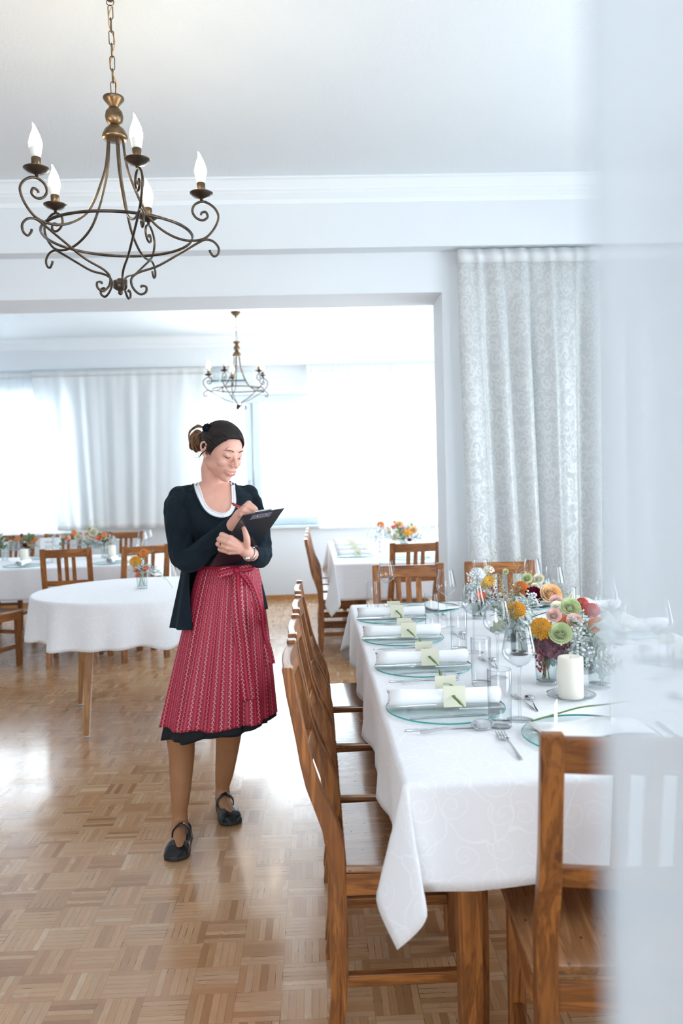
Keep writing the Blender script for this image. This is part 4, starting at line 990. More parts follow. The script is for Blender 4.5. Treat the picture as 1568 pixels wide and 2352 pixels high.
# ---- far right table
FT = 'of the far right table'; o4 = ['nearest', 'second', 'third', 'farthest']
for k, y in enumerate((7.03, 7.55, 8.07, 8.59)):
    side_setting(k, .335, y, 1, TZ, f'at far right table, {o4[k]} place', 'along the far right table', full=False)
    wine(.62, y-.12, f'wine glass on the left side {FT}, {o4[k]}', 'wine glasses on the far right table')
    tumbler(.56, y-.20, f'straight water glass on the left side {FT}, {o4[k]}', 'water glasses on the far right table')
    wine(1.02, y-.05, f'wine glass on the right side {FT}, {o4[k]}', 'wine glasses on the far right table')
wine(.52, 6.66, f'wine glass at the near left corner {FT}', 'wine glasses on the far right table'); tumbler(.95, 6.72, f'straight water glass at the near end {FT}', 'water glasses on the far right table')
place('plate', (.78, 6.66, TZ+.0045), f'round clear glass plate at the near end {FT}', 'plate', 'glass plates along the far right table')
for k, (c, R, kd, mt, lab) in enumerate([
 ((0.6195, 7.7000, 0.9994), 0.0375, 'd', 'orange', 'orange dahlia at the left top of the far right flowers'),
 ((0.8391, 7.4000, 0.9317), 0.0420, 'd', 'yellow', 'large golden dahlia at the right of the far right flowers'),
 ((0.6811, 7.7000, 0.9475), 0.0291, 'd', 'peach', 'peach bloom in the far right flowers, upper left'),
 ((0.7216, 7.4000, 0.9069), 0.0360, 'r', 'cream', 'cream rose low in the middle of the far right flowers'),
 ((0.6863, 7.9000, 0.9532), 0.0256, 'r', 'cream', 'cream rosebud in the far right flowers'),
 ((0.7307, 7.6000, 0.9765), 0.0246, 'd', 'coral', 'coral bloom in the far right flowers, centre'),
 ((0.7954, 7.7000, 0.9945), 0.0333, 'r', 'peach', 'pale peach rose at the top of the far right flowers'),
 ((0.8129, 7.6000, 0.9535), 0.0288, 'r', 'blush', 'pale pink rose in the far right flowers'),
 ((0.8519, 7.3500, 0.8703), 0.0199, 'd', 'burgundy', 'dark red bloom low at the right of the far right flowers'),
 ((0.9042, 7.5000, 0.9524), 0.0324, 'r', 'peach', 'pale peach bloom at the right edge of the far right flowers'),
 ((0.7975, 8.1000, 0.9965), 0.0219, 'd', 'orange', 'small orange bloom at the top of the far right flowers'),
 ((0.7006, 7.6000, 0.9319), 0.0246, 'r', 'green', 'pale green rose in the far right flowers'),]):
    c = Vector(c); yy = c.y; n = Vector((0, -.8, .5)); o = dahlia(c, R, n, FM[mt], rf, 45) if kd == 'd' else rose(c, R, n, FM[mt], rf); o.name = 'dahlia' if kd == 'd' else 'rose'
    tag(o, lab, 'flower', 'flowers on the far right table'); stem_to(o, c-n*R*.5, (.84 if k % 2 else .78, yy+.02, TZ), rnd=rf)
for k, y in enumerate((7.38, 7.62, 7.9)):
    vase(.80+.03*(k % 2), y, f'glass vase on the far right table, {["nearest", "middle", "farthest"][k]} of three', 'glass vases on the far right table')
    for j in range(7):
        kd = ('miller', 'white', 'leaf', 'miller', 'white', 'grass', 'miller')[j]; th = j*2.2+k
        sprig(kd, (.80, y, TZ+.08), (.80+.16*cos(th), y+.08*sin(th), TZ+.12+.05*(j % 3)+(.08 if kd == 'grass' else 0)), rf, f'{dict(SPR)[kd]} {["", "second ", "third "][[q for q in ("miller", "white", "leaf", "miller", "white", "grass", "miller")[:j]].count(kd)]}in the {["nearest", "middle", "farthest"][k]} vase of the far right table', f'{dict(SPR)[kd]}s on the far right table', n=12, size=.05)
# ---- far left table
GLT = 'far left table'; A4 = radians(4)
def lt(u, v): return (-2.86+u*cos(A4)-v*sin(A4), 7.40+u*sin(A4)+v*cos(A4))
for k, (u, nm) in enumerate([(-1.0, 'leftmost'), (-.42, 'second from the left'), (.30, 'third from the left'), (1.05, 'rightmost')]):
    for v, sd in ((-.40, 'near'), (.42, 'window')):
        x, y = lt(u, v); place('plate', (x, y, TZ+.0045), f'glass plate on the {sd} side of the far left table, {nm}', 'plate', 'glass plates on the far left table')
        o = place('napkin', (x, y, TZ+.0095), f'rolled white napkin on the {sd} side of the far left table, {nm}', 'napkin', 'rolled napkins on the far left table', pi/2+A4)
        for dx in (.16, .23):
            x2, y2 = lt(u+dx, v*.42)
            (wine if dx > .2 else tumbler)(x2, y2, f'{"wine" if dx > .2 else "water"} glass on the {sd} side of the far left table, {nm}', ('wine' if dx > .2 else 'water')+' glasses on the far left table')
for p, kind, lab in [(Vector((-2.6586, 7.4, 0.7813)), 'candle', 'cream candle on the far left table, left one'), (Vector((-1.9066, 7.55, 0.7734)), 'candle', 'cream candle on the far left table, right of the red flowers')]:
    place('candle', (p.x, p.y, TZ+.0055), lab, 'candle', 'candles on the far left table')
    place('saucer', (p.x, p.y, TZ+.001), lab.replace('cream candle', 'glass saucer under the candle'), 'saucer', 'saucers on the far left table')
mc = empty('menu_card', (-2.44, 7.42, TZ+.002), radians(2), 'white menu card with grey lettering standing among flowers on the far left table', 'menu')
MB().loft([[(-.085, 0, 0), (.085, 0, 0), (.085, .002, 0), (-.085, .002, 0)], [(-.085, .035, .215), (.085, .035, .215), (.085, .037, .215), (-.085, .037, .215)]]).build('card', simple('white_menu_paper', (.86, .87, .86), .8), mc, smooth=False)
M_ink = simple('grey_ink', (.35, .38, .40), .8)
def text(s, size, loc, parent, rot, name='lettering', mat=M_ink):
    cu = bpy.data.curves.new(name, 'FONT'); cu.body = s; cu.size = size; cu.align_x = 'CENTER'; cu.extrude = .0002
    o = bpy.data.objects.new(name, cu); COL.objects.link(o); dg = bpy.context.evaluated_depsgraph_get(); me = bpy.data.meshes.new_from_object(o.evaluated_get(dg)); bpy.data.objects.remove(o)
    n = bpy.data.objects.new(name, me); me.materials.append(mat); COL.objects.link(n); n.parent = parent; n.location = loc; n.rotation_euler = rot; return n
text('MENÜ', .032, (0, .0260, .165), mc, (radians(80.7), 0, 0))
for k in range(4):
    z = .145-.016*k; MB().box(-.045+.008*(k % 2), z*.1628-.0012, z, .045-.008*(k % 2), z*.1628+.0002, z+.0025).build('text_line', M_ink, mc, smooth=False)
FL = [ ((-2.7941, 7.6200, 0.9648), 0.0330, 'd', 'orange', 0, 0),
 ((-2.7279, 7.6200, 0.9057), 0.0247, 'd', 'burgundy', 0, 0),
 ((-2.6254, 7.6200, 0.9518), 0.0247, 'd', 'orange', 0, 0),
 ((-2.5567, 7.6200, 0.9539), 0.0247, 'd', 'orange', 0, 0),
 ((-2.6787, 7.6200, 0.9288), 0.0247, 'r', 'peach', 0, 0),
 ((-2.5355, 7.6200, 0.8756), 0.0206, 'z', 'red', 0, 0),
 ((-2.3226, 7.6200, 0.9513), 0.0288, 'z', 'red', 1, 0),
 ((-2.3661, 7.6200, 0.9771), 0.0247, 'd', 'peach', 1, 1),
 ((-2.2679, 7.6200, 1.0070), 0.0288, 'd', 'orange', 1, 1),
 ((-2.2368, 7.6200, 0.9734), 0.0247, 'r', 'cream', 1, 1),
 ((-2.1512, 7.6200, 0.9914), 0.0206, 'd', 'orange', 2, 1),
 ((-2.1204, 7.6200, 0.9496), 0.0247, 'r', 'peach', 2, 0),
 ((-2.0898, 7.6200, 1.0101), 0.0330, 'r', 'cream', 2, 1),
 ((-2.0336, 7.6140, 0.9516), 0.0309, 'z', 'red', 2, 0),
 ((-1.9856, 7.6200, 0.9785), 0.0288, 'd', 'orange', 2, 1),
 ((-2.0770, 7.6260, 0.9602), 0.0247, 'd', 'peach', 2, 1),
 ((-2.7524, 7.6200, 1.0004), 0.0165, 'd', 'burgundy', 0, 1),
 ((-2.8597, 7.6200, 0.9340), 0.0206, 'r', 'cream', 0, 0),
 ((-2.4676, 7.6200, 0.8573), 0.0206, 'd', 'peach', 1, 0),
 ((-2.1290, 7.6200, 1.0439), 0.0165, 'r', 'green', 2, 1),]
cn = {'orange': 'orange dahlia', 'burgundy': 'dark burgundy bloom', 'peach': 'peach bloom', 'cream': 'cream rose', 'red': 'red-orange zinnia', 'green': 'pale green bud'}
for c, R, kd, mt, nr_, up_ in FL:
    c = Vector(c); n = Vector((0, -.8, .5)); o = {'d': lambda: dahlia(c, R, n, FM[mt], rf, 40), 'r': lambda: rose(c, R, n, FM[mt], rf), 'z': lambda: zinnia(c, R, n, FM[mt], rf)}[kd]()
    o.name = {'d': 'dahlia', 'r': 'rose', 'z': 'zinnia'}[kd]
    near = ('left of the menu card', 'right behind the menu card', 'near the right candle')[nr_]
    pos = 'upper' if up_ else 'lower'
    lb = f'{cn[mt]}, {pos} part of the far left flowers, {near}'
    for ex in ('second ', 'third '):
        if lb in used: lb = ex+lb.replace('second ', '')
    used.add(lb)
    tag(o, lb, 'flower', f'{cn[mt]}s {near}')
    vx = min((-2.93, -2.74, -2.45, -2.15, -2.0), key=lambda q: abs(q-c.x)); stem_to(o, c-n*R*.5, (vx, 7.65, TZ), rnd=rf)
for k, (x, nm) in enumerate([(-2.93, 'leftmost'), (-2.74, 'left of the menu card'), (-2.45, 'behind the menu card'), (-2.15, 'right of the menu card'), (-2.0, 'holding the red-orange flowers')]):
    vase(x, 7.65, f'glass vase on the far left table, {nm}', 'glass vases on the far left table')
    for j in range(6):
        kd = ('miller', 'white', 'leaf', 'grass', 'miller', 'grass')[j]; th = j*2.2+k
        sprig(kd, (x, 7.65, TZ+.08), (x+.10*cos(th), 7.65+.07*sin(th), TZ+.14+.04*(j % 3)+(.14 if kd == 'grass' else 0)), rf, f'{dict(SPR)[kd]}{", second one," if j > 3 else ""} in far left table vase {nm}', f'{dict(SPR)[kd]}s of vase {nm}', n=14, size=.065)
# ------------------------------------------------------------------ the waitress
PO = (-.46, 3.24, 0)
person = empty('person', PO, 0, 'smiling waitress in dark cardigan and red patterned apron writing on a clipboard', 'person')
def skin_mat(name, col, rough=.5, ss=.12):
    s = NT(name); nz = s.noise(s.coord(), 30, 3)
    s.l(s.ramp(nz, [(.3, tuple(c*.93 for c in col)), (.7, tuple(min(1, c*1.04) for c in col))]), s.p.inputs['Base Color'])
    sset(s.p, Roughness=rough, Subsurface_Weight=ss, Subsurface_Scale=.01); s.p.inputs['Subsurface Radius'].default_value = (1, .35, .2); return s.m
M_skin = skin_mat('skin', (.74, .40, .31)); M_tights = skin_mat('tan_tights', (.36, .165, .075), .55, .05)
def knit():
    s = NT('navy_black_knit'); c = s.coord(); n1 = s.noise(c, 420, 2); n2 = s.noise(c, 7, 3)
    s.l(s.ramp(n2, [(.3, (.004, .008, .013)), (.7, (.008, .018, .027))]), s.p.inputs['Base Color']); sset(s.p, Roughness=.85, Sheen_Weight=.05, Sheen_Roughness=.5)
    s.p.inputs['Sheen Tint'].default_value = (.35, .55, .75, 1); s.p.inputs['Specular IOR Level'].default_value = .2
    s.l(s.bump(n1, .25, .002), s.p.inputs['Normal']); return s.m
M_knit = knit(); M_black = simple('black_dirndl_cloth', (.010, .012, .016), .8, spec=.3)
M_hair = None
def hair_mat(name, d, l, sc=(60, 4, 60)):
    s = NT(name); n = s.noise(s.coord(scale=sc), 3, 4, .6, .3); s.l(s.ramp(n, [(.3, d), (.7, l)]), s.p.inputs['Base Color']); sset(s.p, Roughness=.42); s.p.inputs['Specular IOR Level'].default_value = .3
    s.l(s.bump(n, .5, .003), s.p.inputs['Normal']); return s.m
M_hair = hair_mat('dark_brown_hair', (.006, .005, .006), (.030, .020, .018), (9, 9, 60)); M_hair2 = hair_mat('light_brown_hair_ends', (.07, .032, .015), (.30, .16, .075), (30, 30, 3))
def apron_mat():
    s = NT('crimson_patterned_apron'); uv = s.node('ShaderNodeTexCoord'); sp = s.node('ShaderNodeSeparateXYZ'); s.l(uv.outputs['UV'], sp.inputs[0]); u, v = sp.outputs[0], sp.outputs[1]
    P = .031; f = s.math('FRACT', s.math('DIVIDE', u, P))
    def band(c, w): return s.math('LESS_THAN', s.math('ABSOLUTE', s.math('SUBTRACT', f, c)), w)
    lines = s.math('ADD', s.math('ADD', band(.10, .013), band(.18, .018)), s.math('ADD', band(.26, .013), band(.0, .0)))
    fv = s.math('FRACT', s.math('DIVIDE', v, .016))
    tri = s.math('SUBTRACT', s.math('ABSOLUTE', s.math('SUBTRACT', fv, .5)), .25)
    vx = s.math('MULTIPLY_ADD', tri, .30, .66); d = s.math('ABSOLUTE', s.math('SUBTRACT', f, vx)); vine = s.math('LESS_THAN', d, .048)
    hook = s.math('LESS_THAN', s.math('ADD', s.math('ABSOLUTE', s.math('SUBTRACT', f, s.math('MULTIPLY_ADD', s.math('GREATER_THAN', fv, .5), .30, .51))), s.math('MULTIPLY', s.math('ABSOLUTE', s.math('SUBTRACT', s.math('FRACT', s.math('DIVIDE', v, .008)), .5)), .35)), .085)
    gaps = s.math('GREATER_THAN', s.math('FRACT', s.math('DIVIDE', v, .0033)), .22)
    m = s.math('MULTIPLY', s.math('MAXIMUM', vine, hook), gaps, clamp=True)
    c = s.mix(s.math('MULTIPLY', lines, .45, clamp=True), (.36, .006, .035), (.72, .22, .27)); tint = s.noise(s.coord(), 6, 2)
    dk = s.math('MULTIPLY', s.math('LESS_THAN', s.math('ABSOLUTE', s.math('SUBTRACT', f, .66)), .24), .35); c = s.mix(dk, c, (.24, .003, .02))
    c = s.mix(s.math('MULTIPLY', m, .72), c, (.88, .52, .55)); s.l(c, s.p.inputs['Base Color']); sset(s.p, Roughness=.5); s.p.inputs['Specular IOR Level'].default_value = .35
    return s.m
M_apron = apron_mat(); M_white = mat_cloth('white_blouse_cotton', (.86, .87, .90), False); M_lip = simple('lips', (.60, .235, .21), .45); M_teeth = simple('teeth', (.88, .87, .84), .25)
M_lash = simple('dark_lashes', (.03, .02, .02), .6); M_browm = simple('eyebrow_hair', (.10, .055, .04), .8); M_leather = simple('black_shoe_leather', (.006, .007, .009), .30, spec=.4)
M_sole = simple('black_rubber_sole', (.02, .02, .02), .6)
V = Vector
def put(b, name, mat, parent=person, **k): return b.build(name, mat, parent, org=PO, **k)
# head frame
HC = V((-0.3638, 3.2, 1.5419))
HM = Matrix.Rotation(radians(42), 3, 'Z') @ Matrix.Rotation(radians(22), 3, 'X') @ Matrix.Rotation(radians(3), 3, 'Y')
def hl(x, y, z): return HC+HM @ V((x, y, z))
# torso analytic shape: z -> cx, cy, rx, ry
TS = [(1.00, -.372, 3.27, .122, .105), (1.08, -.372, 3.265, .112, .095), (1.16, -.378, 3.26, .122, .103), (1.23, -.384, 3.25, .134, .118), (1.29, -.392, 3.25, .143, .112), (1.33, -.398, 3.255, .150, .098), (1.36, -.402, 3.26, .146, .086), (1.385, -.404, 3.265, .120, .074), (1.405, -.404, 3.268, .088, .064), (1.425, -.402, 3.27, .060, .056)]
def ts(z):
    z = max(TS[0][0], min(TS[-1][0], z))
    for a, b_ in zip(TS, TS[1:]):
        if a[0] <= z <= b_[0]: t = (z-a[0])/(b_[0]-a[0]); t = t*t*(3-2*t)*.5+t*.5; return [a[i]+(b_[i]-a[i])*t for i in range(1, 5)]
def front_y(x, z, s=1.0):
    cx, cy, rx, ry = ts(z); q = min(.97, abs(x-cx)/(rx*s)); bust = .018*s*exp(-((z-1.235)/.05)**2)*(exp(-((x-cx-.055)/.045)**2)+exp(-((x-cx+.055)/.045)**2))
    return cy-ry*s*sqrt(1-q*q)-bust
def capsule(b, pts, rad, seg=16):
    b.tube(pts, rad, seg); b.ell(pts[0], rad[0], rad[0], rad[0], nu=seg, nv=10); b.ell(pts[-1], rad[-1], rad[-1], rad[-1], nu=seg, nv=10)
def skin_head(b):
    b.ell(hl(0, .016, .032), .072, .090, .076, HM, 36, 28); b.ell(hl(0, -.026, .012), .061, .065, .076, HM, 36, 28); b.ell(hl(0, -.034, -.036), .0545, .054, .056, HM, 32, 24)
    b.ell(hl(0, -.030, -.062), .043, .050, .040, HM, 32, 24); b.ell(hl(0, -.058, -.082), .027, .026, .024, HM, 24, 16); b.ell(hl(0, -.071, -.090), .015, .013, .014, HM, 20, 14)
    for s in (-1, 1):
        b.ell(hl(s*.033, -.060, -.024), .022, .023, .022, HM, 20, 14)
        b.ell(hl(s*.038, -.012, -.052), .018, .034, .026, HM, 20, 14)
        b.ell(hl(s*.030, -.0735, .010), .0150, .0125, .0105, HM, 18, 12)
        b.ell(hl(s*.0105, -.101, -.026), .0072, .0105, .0065, HM, 14, 10)
        E = HM @ Matrix.Rotation(s*radians(28), 3, 'Z')
        b.tube(crom([hl(s*.066, -.002, -.024), hl(s*.074, .004, -.026), hl(s*.080, .014, -.012), hl(s*.086, .024, .008), hl(s*.084, .020, .024), hl(s*.076, .006, .028), hl(s*.069, .000, .014)], 5), .0048, 8)
        b.ell(hl(s*.073, .010, .002), .0055, .016, .024, E, 14, 10); b.ell(hl(s*.070, .002, -.027), .0065, .008, .009, HM, 12, 8)
    b.tube([hl(0, -.083, .022), hl(0, -.091, .004), hl(0, -.105, -.012), hl(0, -.114, -.023)], [.0070, .0072, .0082, .0088], 14); b.ell(hl(0, -.114, -.024), .0092, .0088, .0084, HM, 14, 10)
    b.ell(hl(0, -.080, .033), .044, .010, .011, HM, 24, 12); b.ell(hl(0, -.084, -.055), .026, .016, .018, HM, 20, 14)
def hand_L(b):
    W_ = V((-0.253, 3.0, 1.1508)); capsule(b, [V((-0.2264, 3.05, 1.1358)), W_, V((-0.2681, 2.975, 1.1678))], [.026, .0245, .026])
    mc = [V((-0.3121, 2.935, 1.2136)), V((-0.3217, 2.932, 1.1982)), V((-0.3261, 2.938, 1.1804)), V((-0.3203, 2.952, 1.1616))]
    for m, r in zip(mc, (.0125, .0125, .012, .011)): capsule(b, [V((-0.263, 2.972, 1.1695)), (m+V((-0.263, 2.972, 1.1695)))*.5+V((0, -.006, 0)), m], [.017, .0145, r])
    pip = [V((-0.3444, 2.945, 1.225)), V((-0.3544, 2.945, 1.2094)), V((-0.3609, 2.955, 1.1913)), V((-0.3564, 2.965, 1.1712))]; dip = [V((-0.3427, 2.972, 1.2265)), V((-0.3512, 2.972, 1.209)), V((-0.3562, 2.982, 1.1908)), V((-0.3513, 2.99, 1.1723))]; tp = [V((-0.3252, 2.985, 1.2171)), V((-0.3343, 2.99, 1.2009)), V((-0.3392, 3.0, 1.1841)), V((-0.337, 3.005, 1.1674))]
    for m, p, d, t, r in zip(mc, pip, dip, tp, (.0098, .0102, .0095, .0085)): capsule(b, crom([m, p, d, t], 4), [r*1.1-(r*.35)*i/12 for i in range(13)], 12)
    capsule(b, crom([V((-0.2571, 2.962, 1.1782)), V((-0.2526, 2.938, 1.2053)), V((-0.2564, 2.935, 1.2279)), V((-0.2643, 2.942, 1.2483))], 4), [.0150-.0062*i/12 for i in range(13)], 14)
def hand_R(b):
    capsule(b, [V((-0.3232, 3.035, 1.2433)), V((-0.2955, 2.995, 1.2755)), V((-0.2769, 2.975, 1.2967))], [.026, .0225, .0235])
    mc = [V((-0.2437, 2.955, 1.3364)), V((-0.2507, 2.94, 1.3274)), V((-0.2601, 2.935, 1.3136)), V((-0.2688, 2.938, 1.2978))]
    for m, r in zip(mc, (.0125, .0125, .0115, .0105)): capsule(b, [V((-0.2822, 2.978, 1.2919)), (m+V((-0.2822, 2.978, 1.2919)))*.5+V((0, .002, .003)), m], [.0165, .0145, r])
    pip = [V((-0.222, 2.935, 1.322)), V((-0.2268, 2.934, 1.3158)), V((-0.2386, 2.938, 1.3034)), V((-0.2509, 2.95, 1.2937))]; tp = [V((-0.2141, 2.948, 1.3007)), V((-0.2178, 2.952, 1.2943)), V((-0.228, 2.96, 1.2895)), V((-0.2419, 2.972, 1.283))]
    for m, p, t, r in zip(mc, pip, tp, (.0095, .0098, .009, .008)): capsule(b, crom([m, p, (p+t)*.5+V((.003, -.003, 0)), t], 4), [r*1.1-(r*.35)*i/12 for i in range(13)], 12)
    capsule(b, crom([V((-0.2847, 2.99, 1.2996)), V((-0.2645, 2.985, 1.3153)), V((-0.2405, 2.965, 1.3121)), V((-0.2207, 2.95, 1.2977))], 4), [.0135-.0050*i/12 for i in range(13)], 12)
# joints
SHR, ELR, WRR = V((-0.5469, 3.235, 1.3536)), V((-0.5019, 3.13, 1.1148)), V((-0.3131, 3.035, 1.2562))
SHL, ELL, WRL = V((-0.2671, 3.27, 1.3577)), V((-0.2277, 3.17, 1.1509)), V((-0.2411, 3.03, 1.1396))
KNR, ANR = V((-0.5592, 3.205, 0.4184)), V((-0.5759, 3.2, 0.1001))
KNL, ANL = V((-0.3856, 3.36, 0.3967)), V((-0.435, 3.455, 0.0959))
def leg_pts(hip, kn, an): return crom([hip, kn, kn*.62+an*.38, an], 6)
def body():
    b = MB(); skin_head(b); hand_L(b); hand_R(b)
    capsule(b, [hl(0, .022, -.04), hl(0, .030, -.085), V((-.402, 3.262, 1.40)), V((-.402, 3.27, 1.34))], [.050, .047, .052, .07], 24)
    rings = []
    for k in range(34):
        z = 1.0+.42*k/33; cx, cy, rx, ry = ts(z); rings.append([(cx+rx*.95*cos(t), (front_y(cx+rx*.95*cos(t), z, .95) if sin(t) < 0 else cy+ry*.95*sin(t)), z) for t in [2*pi*j/48 for j in range(48)]])
    b.loft(rings)
    for s, e, w in ((SHR+V((.008, .012, -.01)), ELR, WRR), (SHL+V((-.012, .016, -.012)), ELL+V((-.004, .004, 0)), WRL)): b.tube([s, (s+e)/2, e, (e+w)/2, w], [.029, .029, .027, .026, .022], 18); b.ell(s, .029, .029, .029); b.ell(e, .027, .027, .027)
    b.tube(crom([V((-0.4733, 3.25, 1.3968)), V((-0.4238, 3.215, 1.3853)), V((-0.384, 3.195, 1.3706))], 4), .0065, 8); b.tube(crom([V((-0.2941, 3.27, 1.3919)), V((-0.329, 3.23, 1.3826)), V((-0.3641, 3.2, 1.3683))], 4), .0065, 8)
    b.ell((-.385, 3.275, .98), .105, .085, .13, nu=30, nv=20)
    for hip, kn, an in ((V((-.435, 3.27, .90)), KNR, ANR), (V((-.345, 3.29, .90)), KNL, ANL)): P = leg_pts(hip, kn, an); n = len(P); b.tube(P, [.058-.028*min(1, i/(n*.33))-.006*max(0, (i/n-.55)/.45) for i in range(n)], 20)
    o = put(b, 'body', M_skin); m = o.modifiers.new('remesh', 'REMESH'); m.mode = 'VOXEL'; m.voxel_size = .0026; m.use_smooth_shade = True
    s = o.modifiers.new('smooth', 'SMOOTH'); s.iterations = 9; s.factor = .6
    return o
body()
# face details
def face_tube(pts, r, name, mat, seg=8, flat=None): return put(MB().tube(crom([hl(*p) for p in pts], 6), r, seg, flat), name, mat)
for s in (-1, 1):
    face_tube([(s*.0165, -.0845, .0045), (s*.024, -.0885, .0010), (s*.033, -.0875, .0000), (s*.0425, -.080, .0035)], [.0009]*5+[.0017]*10+[.0011]*4, 'eyelashes', M_lash)
    face_tube([(s*.013, -.0915, .026), (s*.024, -.0905, .0315), (s*.036, -.0835, .0305), (s*.047, -.0725, .0245)], [.0022]*4+[.0024]*8+[.0011]*7, 'eyebrow', M_browm, 8, (1, .6))
# mouth: open smile
def lips():
    up = [(-.0265, -.0865, -.0470), (-.014, -.0985, -.0505), (-.004, -.1025, -.0498), (0, -.1028, -.0508), (.004, -.1025, -.0498), (.014, -.0985, -.0505), (.0265, -.0865, -.0470)]
    lo = [(-.0265, -.0865, -.0470), (-.016, -.0955, -.0605), (-.006, -.0995, -.0670), (.006, -.0995, -.0670), (.016, -.0955, -.0605), (.0265, -.0865, -.0470)]
    face_tube(up, [.0006+.0018*sin(pi*i/36) for i in range(37)], 'upper_lip', M_lip, 10); face_tube(lo, [.0006+.0024*sin(pi*i/30) for i in range(31)], 'lower_lip', M_lip, 10)
    U = crom([hl(p[0]*.92, p[1]+.0025, p[2]) for p in up], 6); L = crom([hl(p[0]*.92, p[1]+.0035, p[2]) for p in lo], 6); n = 24; mu = MB(); te = MB(); ru = []; rl = []; tu = []; tl = []
    for k in range(n+1):
        a = U[int(k/n*(len(U)-1))]; c = L[int(k/n*(len(L)-1))]; ru.append(a); rl.append(c); tu.append(a+HM @ V((0, -.0006, 0))); tl.append(a.lerp(c, .62)+HM @ V((0, -.0006, 0)))
    mu.loft([ru, rl], False, False, closed=False); put(mu, 'mouth_inside', simple('dark_mouth', (.10, .02, .02), .7))
    te.loft([tu[4:-4], tl[4:-4]], False, False, closed=False); put(te, 'teeth', M_teeth)
lips()
# stud in the nose
put(MB().ell(hl(-.0155, -.109, -.027), .0016, .0016, .0016, nu=8, nv=6), 'nose_stud', M_steel)
# hair
def hairline(az):
    pts = [(0, .074), (25, .070), (45, .050), (62, .020), (76, .004), (90, .010), (104, -.012), (125, -.045), (180, -.062)]
    a = abs(az)
    for (a0, z0), (a1, z1) in zip(pts, pts[1:]):
        if a0 <= a <= a1: return z0+(z1-z0)*(a-a0)/(a1-a0)
    return -.06
b = MB(); NU, NVV = 160, 110; v = []; f = []
for i in range(NVV+1):
    for j in range(NU):
        th = pi*i/NVV; ph = 2*pi*j/NU; d = V((sin(th)*sin(ph), -sin(th)*cos(ph), cos(th))); az = math.degrees(atan2(d.x, -d.y))
        p = V((d.x*.0775, .010+d.y*.0985, .030+d.z*.0860)); hz = hairline(az)
        k = (p.z-hz)/.012; k = max(0, min(1, k)); k = k*k*(3-2*k)
        if p.z < hz-.03: p = V((0, .012, .02))+(p-V((0, .012, .02)))*.55
        else: p = V((0, .012, .025))+(p-V((0, .012, .025)))*(.90+.10*k+k*.006*noise.noise(V((d.x*2, d.y*2, d.z*14)))+k*.012*exp(-((d.z-.5)/.35)**2)*max(0, d.y))
        v.append(hl(*p))
for i in range(NVV):
    for j in range(NU): a = i*NU+j; c = i*NU+(j+1) % NU; f.append((a, c, c+NU, a+NU))
b.add(v, f); hair = put(b, 'hair', M_hair)
# combed strands from the hairline back to the bun
def cap_pt(d, k=1.0): return V((d.x*.0775*k, .010+d.y*.0985*k, .030+d.z*.0860*k))
rs_ = random.Random(17); cs = MB(); bund = V((-.50, .84, -.10)).normalized()
for q in range(210):
    az = radians(-108+216*q/209+rs_.uniform(-1, 1)); z0 = hairline(math.degrees(az))+rs_.uniform(.000, .007)+(.02*rs_.random() if q % 3 == 0 else 0); dz = max(-.95, min(.95, (z0-.030)/.0860)); h_ = sqrt(1-dz*dz); d0 = V((sin(az)*h_, -cos(az)*h_, dz)); pts = []
    if q % 3 == 0: d0 = (d0*.6+V((d0.x, d0.y, 1.2))*.4).normalized()
    for m in range(11):
        t = m/10; d = d0.slerp(bund, t*.97); lift = V((0, 0, .20*sin(pi*t)*(1 if abs(az) < 1.2 else .3))); d = (d+lift).normalized(); pts.append(hl(*cap_pt(d, 1.004+.016*sin(pi*min(1, t*1.3+.08))+rs_.uniform(0, .006))))
    cs.tube(crom(pts, 3), [.0006]+[.0017+.0008*rs_.random()]*28+[.0012]*2, 5)
put(cs, 'combed_strands', M_hair, hair)
rh = random.Random(3); bc_ = (-.042, .112, .006)
bun = MB()
for k in range(46):
    t0 = rh.uniform(0, 6.28); rr = rh.uniform(.014, .034); tilt_ = rh.uniform(-.6, .6); pts = []
    for q in range(9):
        a = t0+q*.42; pts.append(hl(bc_[0]+rr*.95*cos(a)*cos(tilt_), bc_[1]+.016*sin(a*1.0+k)+rr*.35*sin(tilt_), bc_[2]-.006+rr*1.25*sin(a)))
    bun.tube(crom(pts, 3), [.0022+.0020*sin(pi*i/24) for i in range(25)], 6)
bun.ell(hl(*bc_), .027, .022, .036, HM, 16, 12); put(bun, 'hair_bun', M_hair2, hair)
lo_ = MB()
for k in range(9):
    lo_.tube(crom([hl(-.045, .075, .065), hl(-.060+rh.uniform(-.01, .01), .108, .062+rh.uniform(-.006, .008)), hl(-.068, .140+rh.uniform(-.006, .006), .030), hl(-.062, .145+rh.uniform(-.008, .004), -.004), hl(-.050, .128, -.032+rh.uniform(-.01, .01))], 5), [.0018]*14+[.0012]*7, 5)
for k in range(16):
    s0 = hl(rh.uniform(-.07, -.02), rh.uniform(.05, .11), rh.uniform(-.06, .06)); e = s0+V((rh.uniform(-.05, .005), rh.uniform(-.01, .01), rh.uniform(-.07, .05))); lo_.tube(crom([s0, (s0+e)/2+V((-.012, 0, rh.uniform(-.012, .015))), e], 6), .0005, 4)
put(lo_, 'loose_strands', M_hair2, hair)
si = MB()
for k in range(12): si.tube(crom([hl(-.071, -.035+k*.002, .030-.002*k), hl(-.0775, -.018+k*.001, .005), hl(-.083, .000+.0012*k, -.008-.001*k), hl(-.0845, .008+.001*k, -.022-.0015*k)], 5), .0011, 5)
put(si, 'side_strands', M_hair, hair)
fl = MB(); fc = hl(-.060, .042, .074); fn = (HM @ V((-.75, -.35, .45)))
fx, fy, fz = frame(fn)
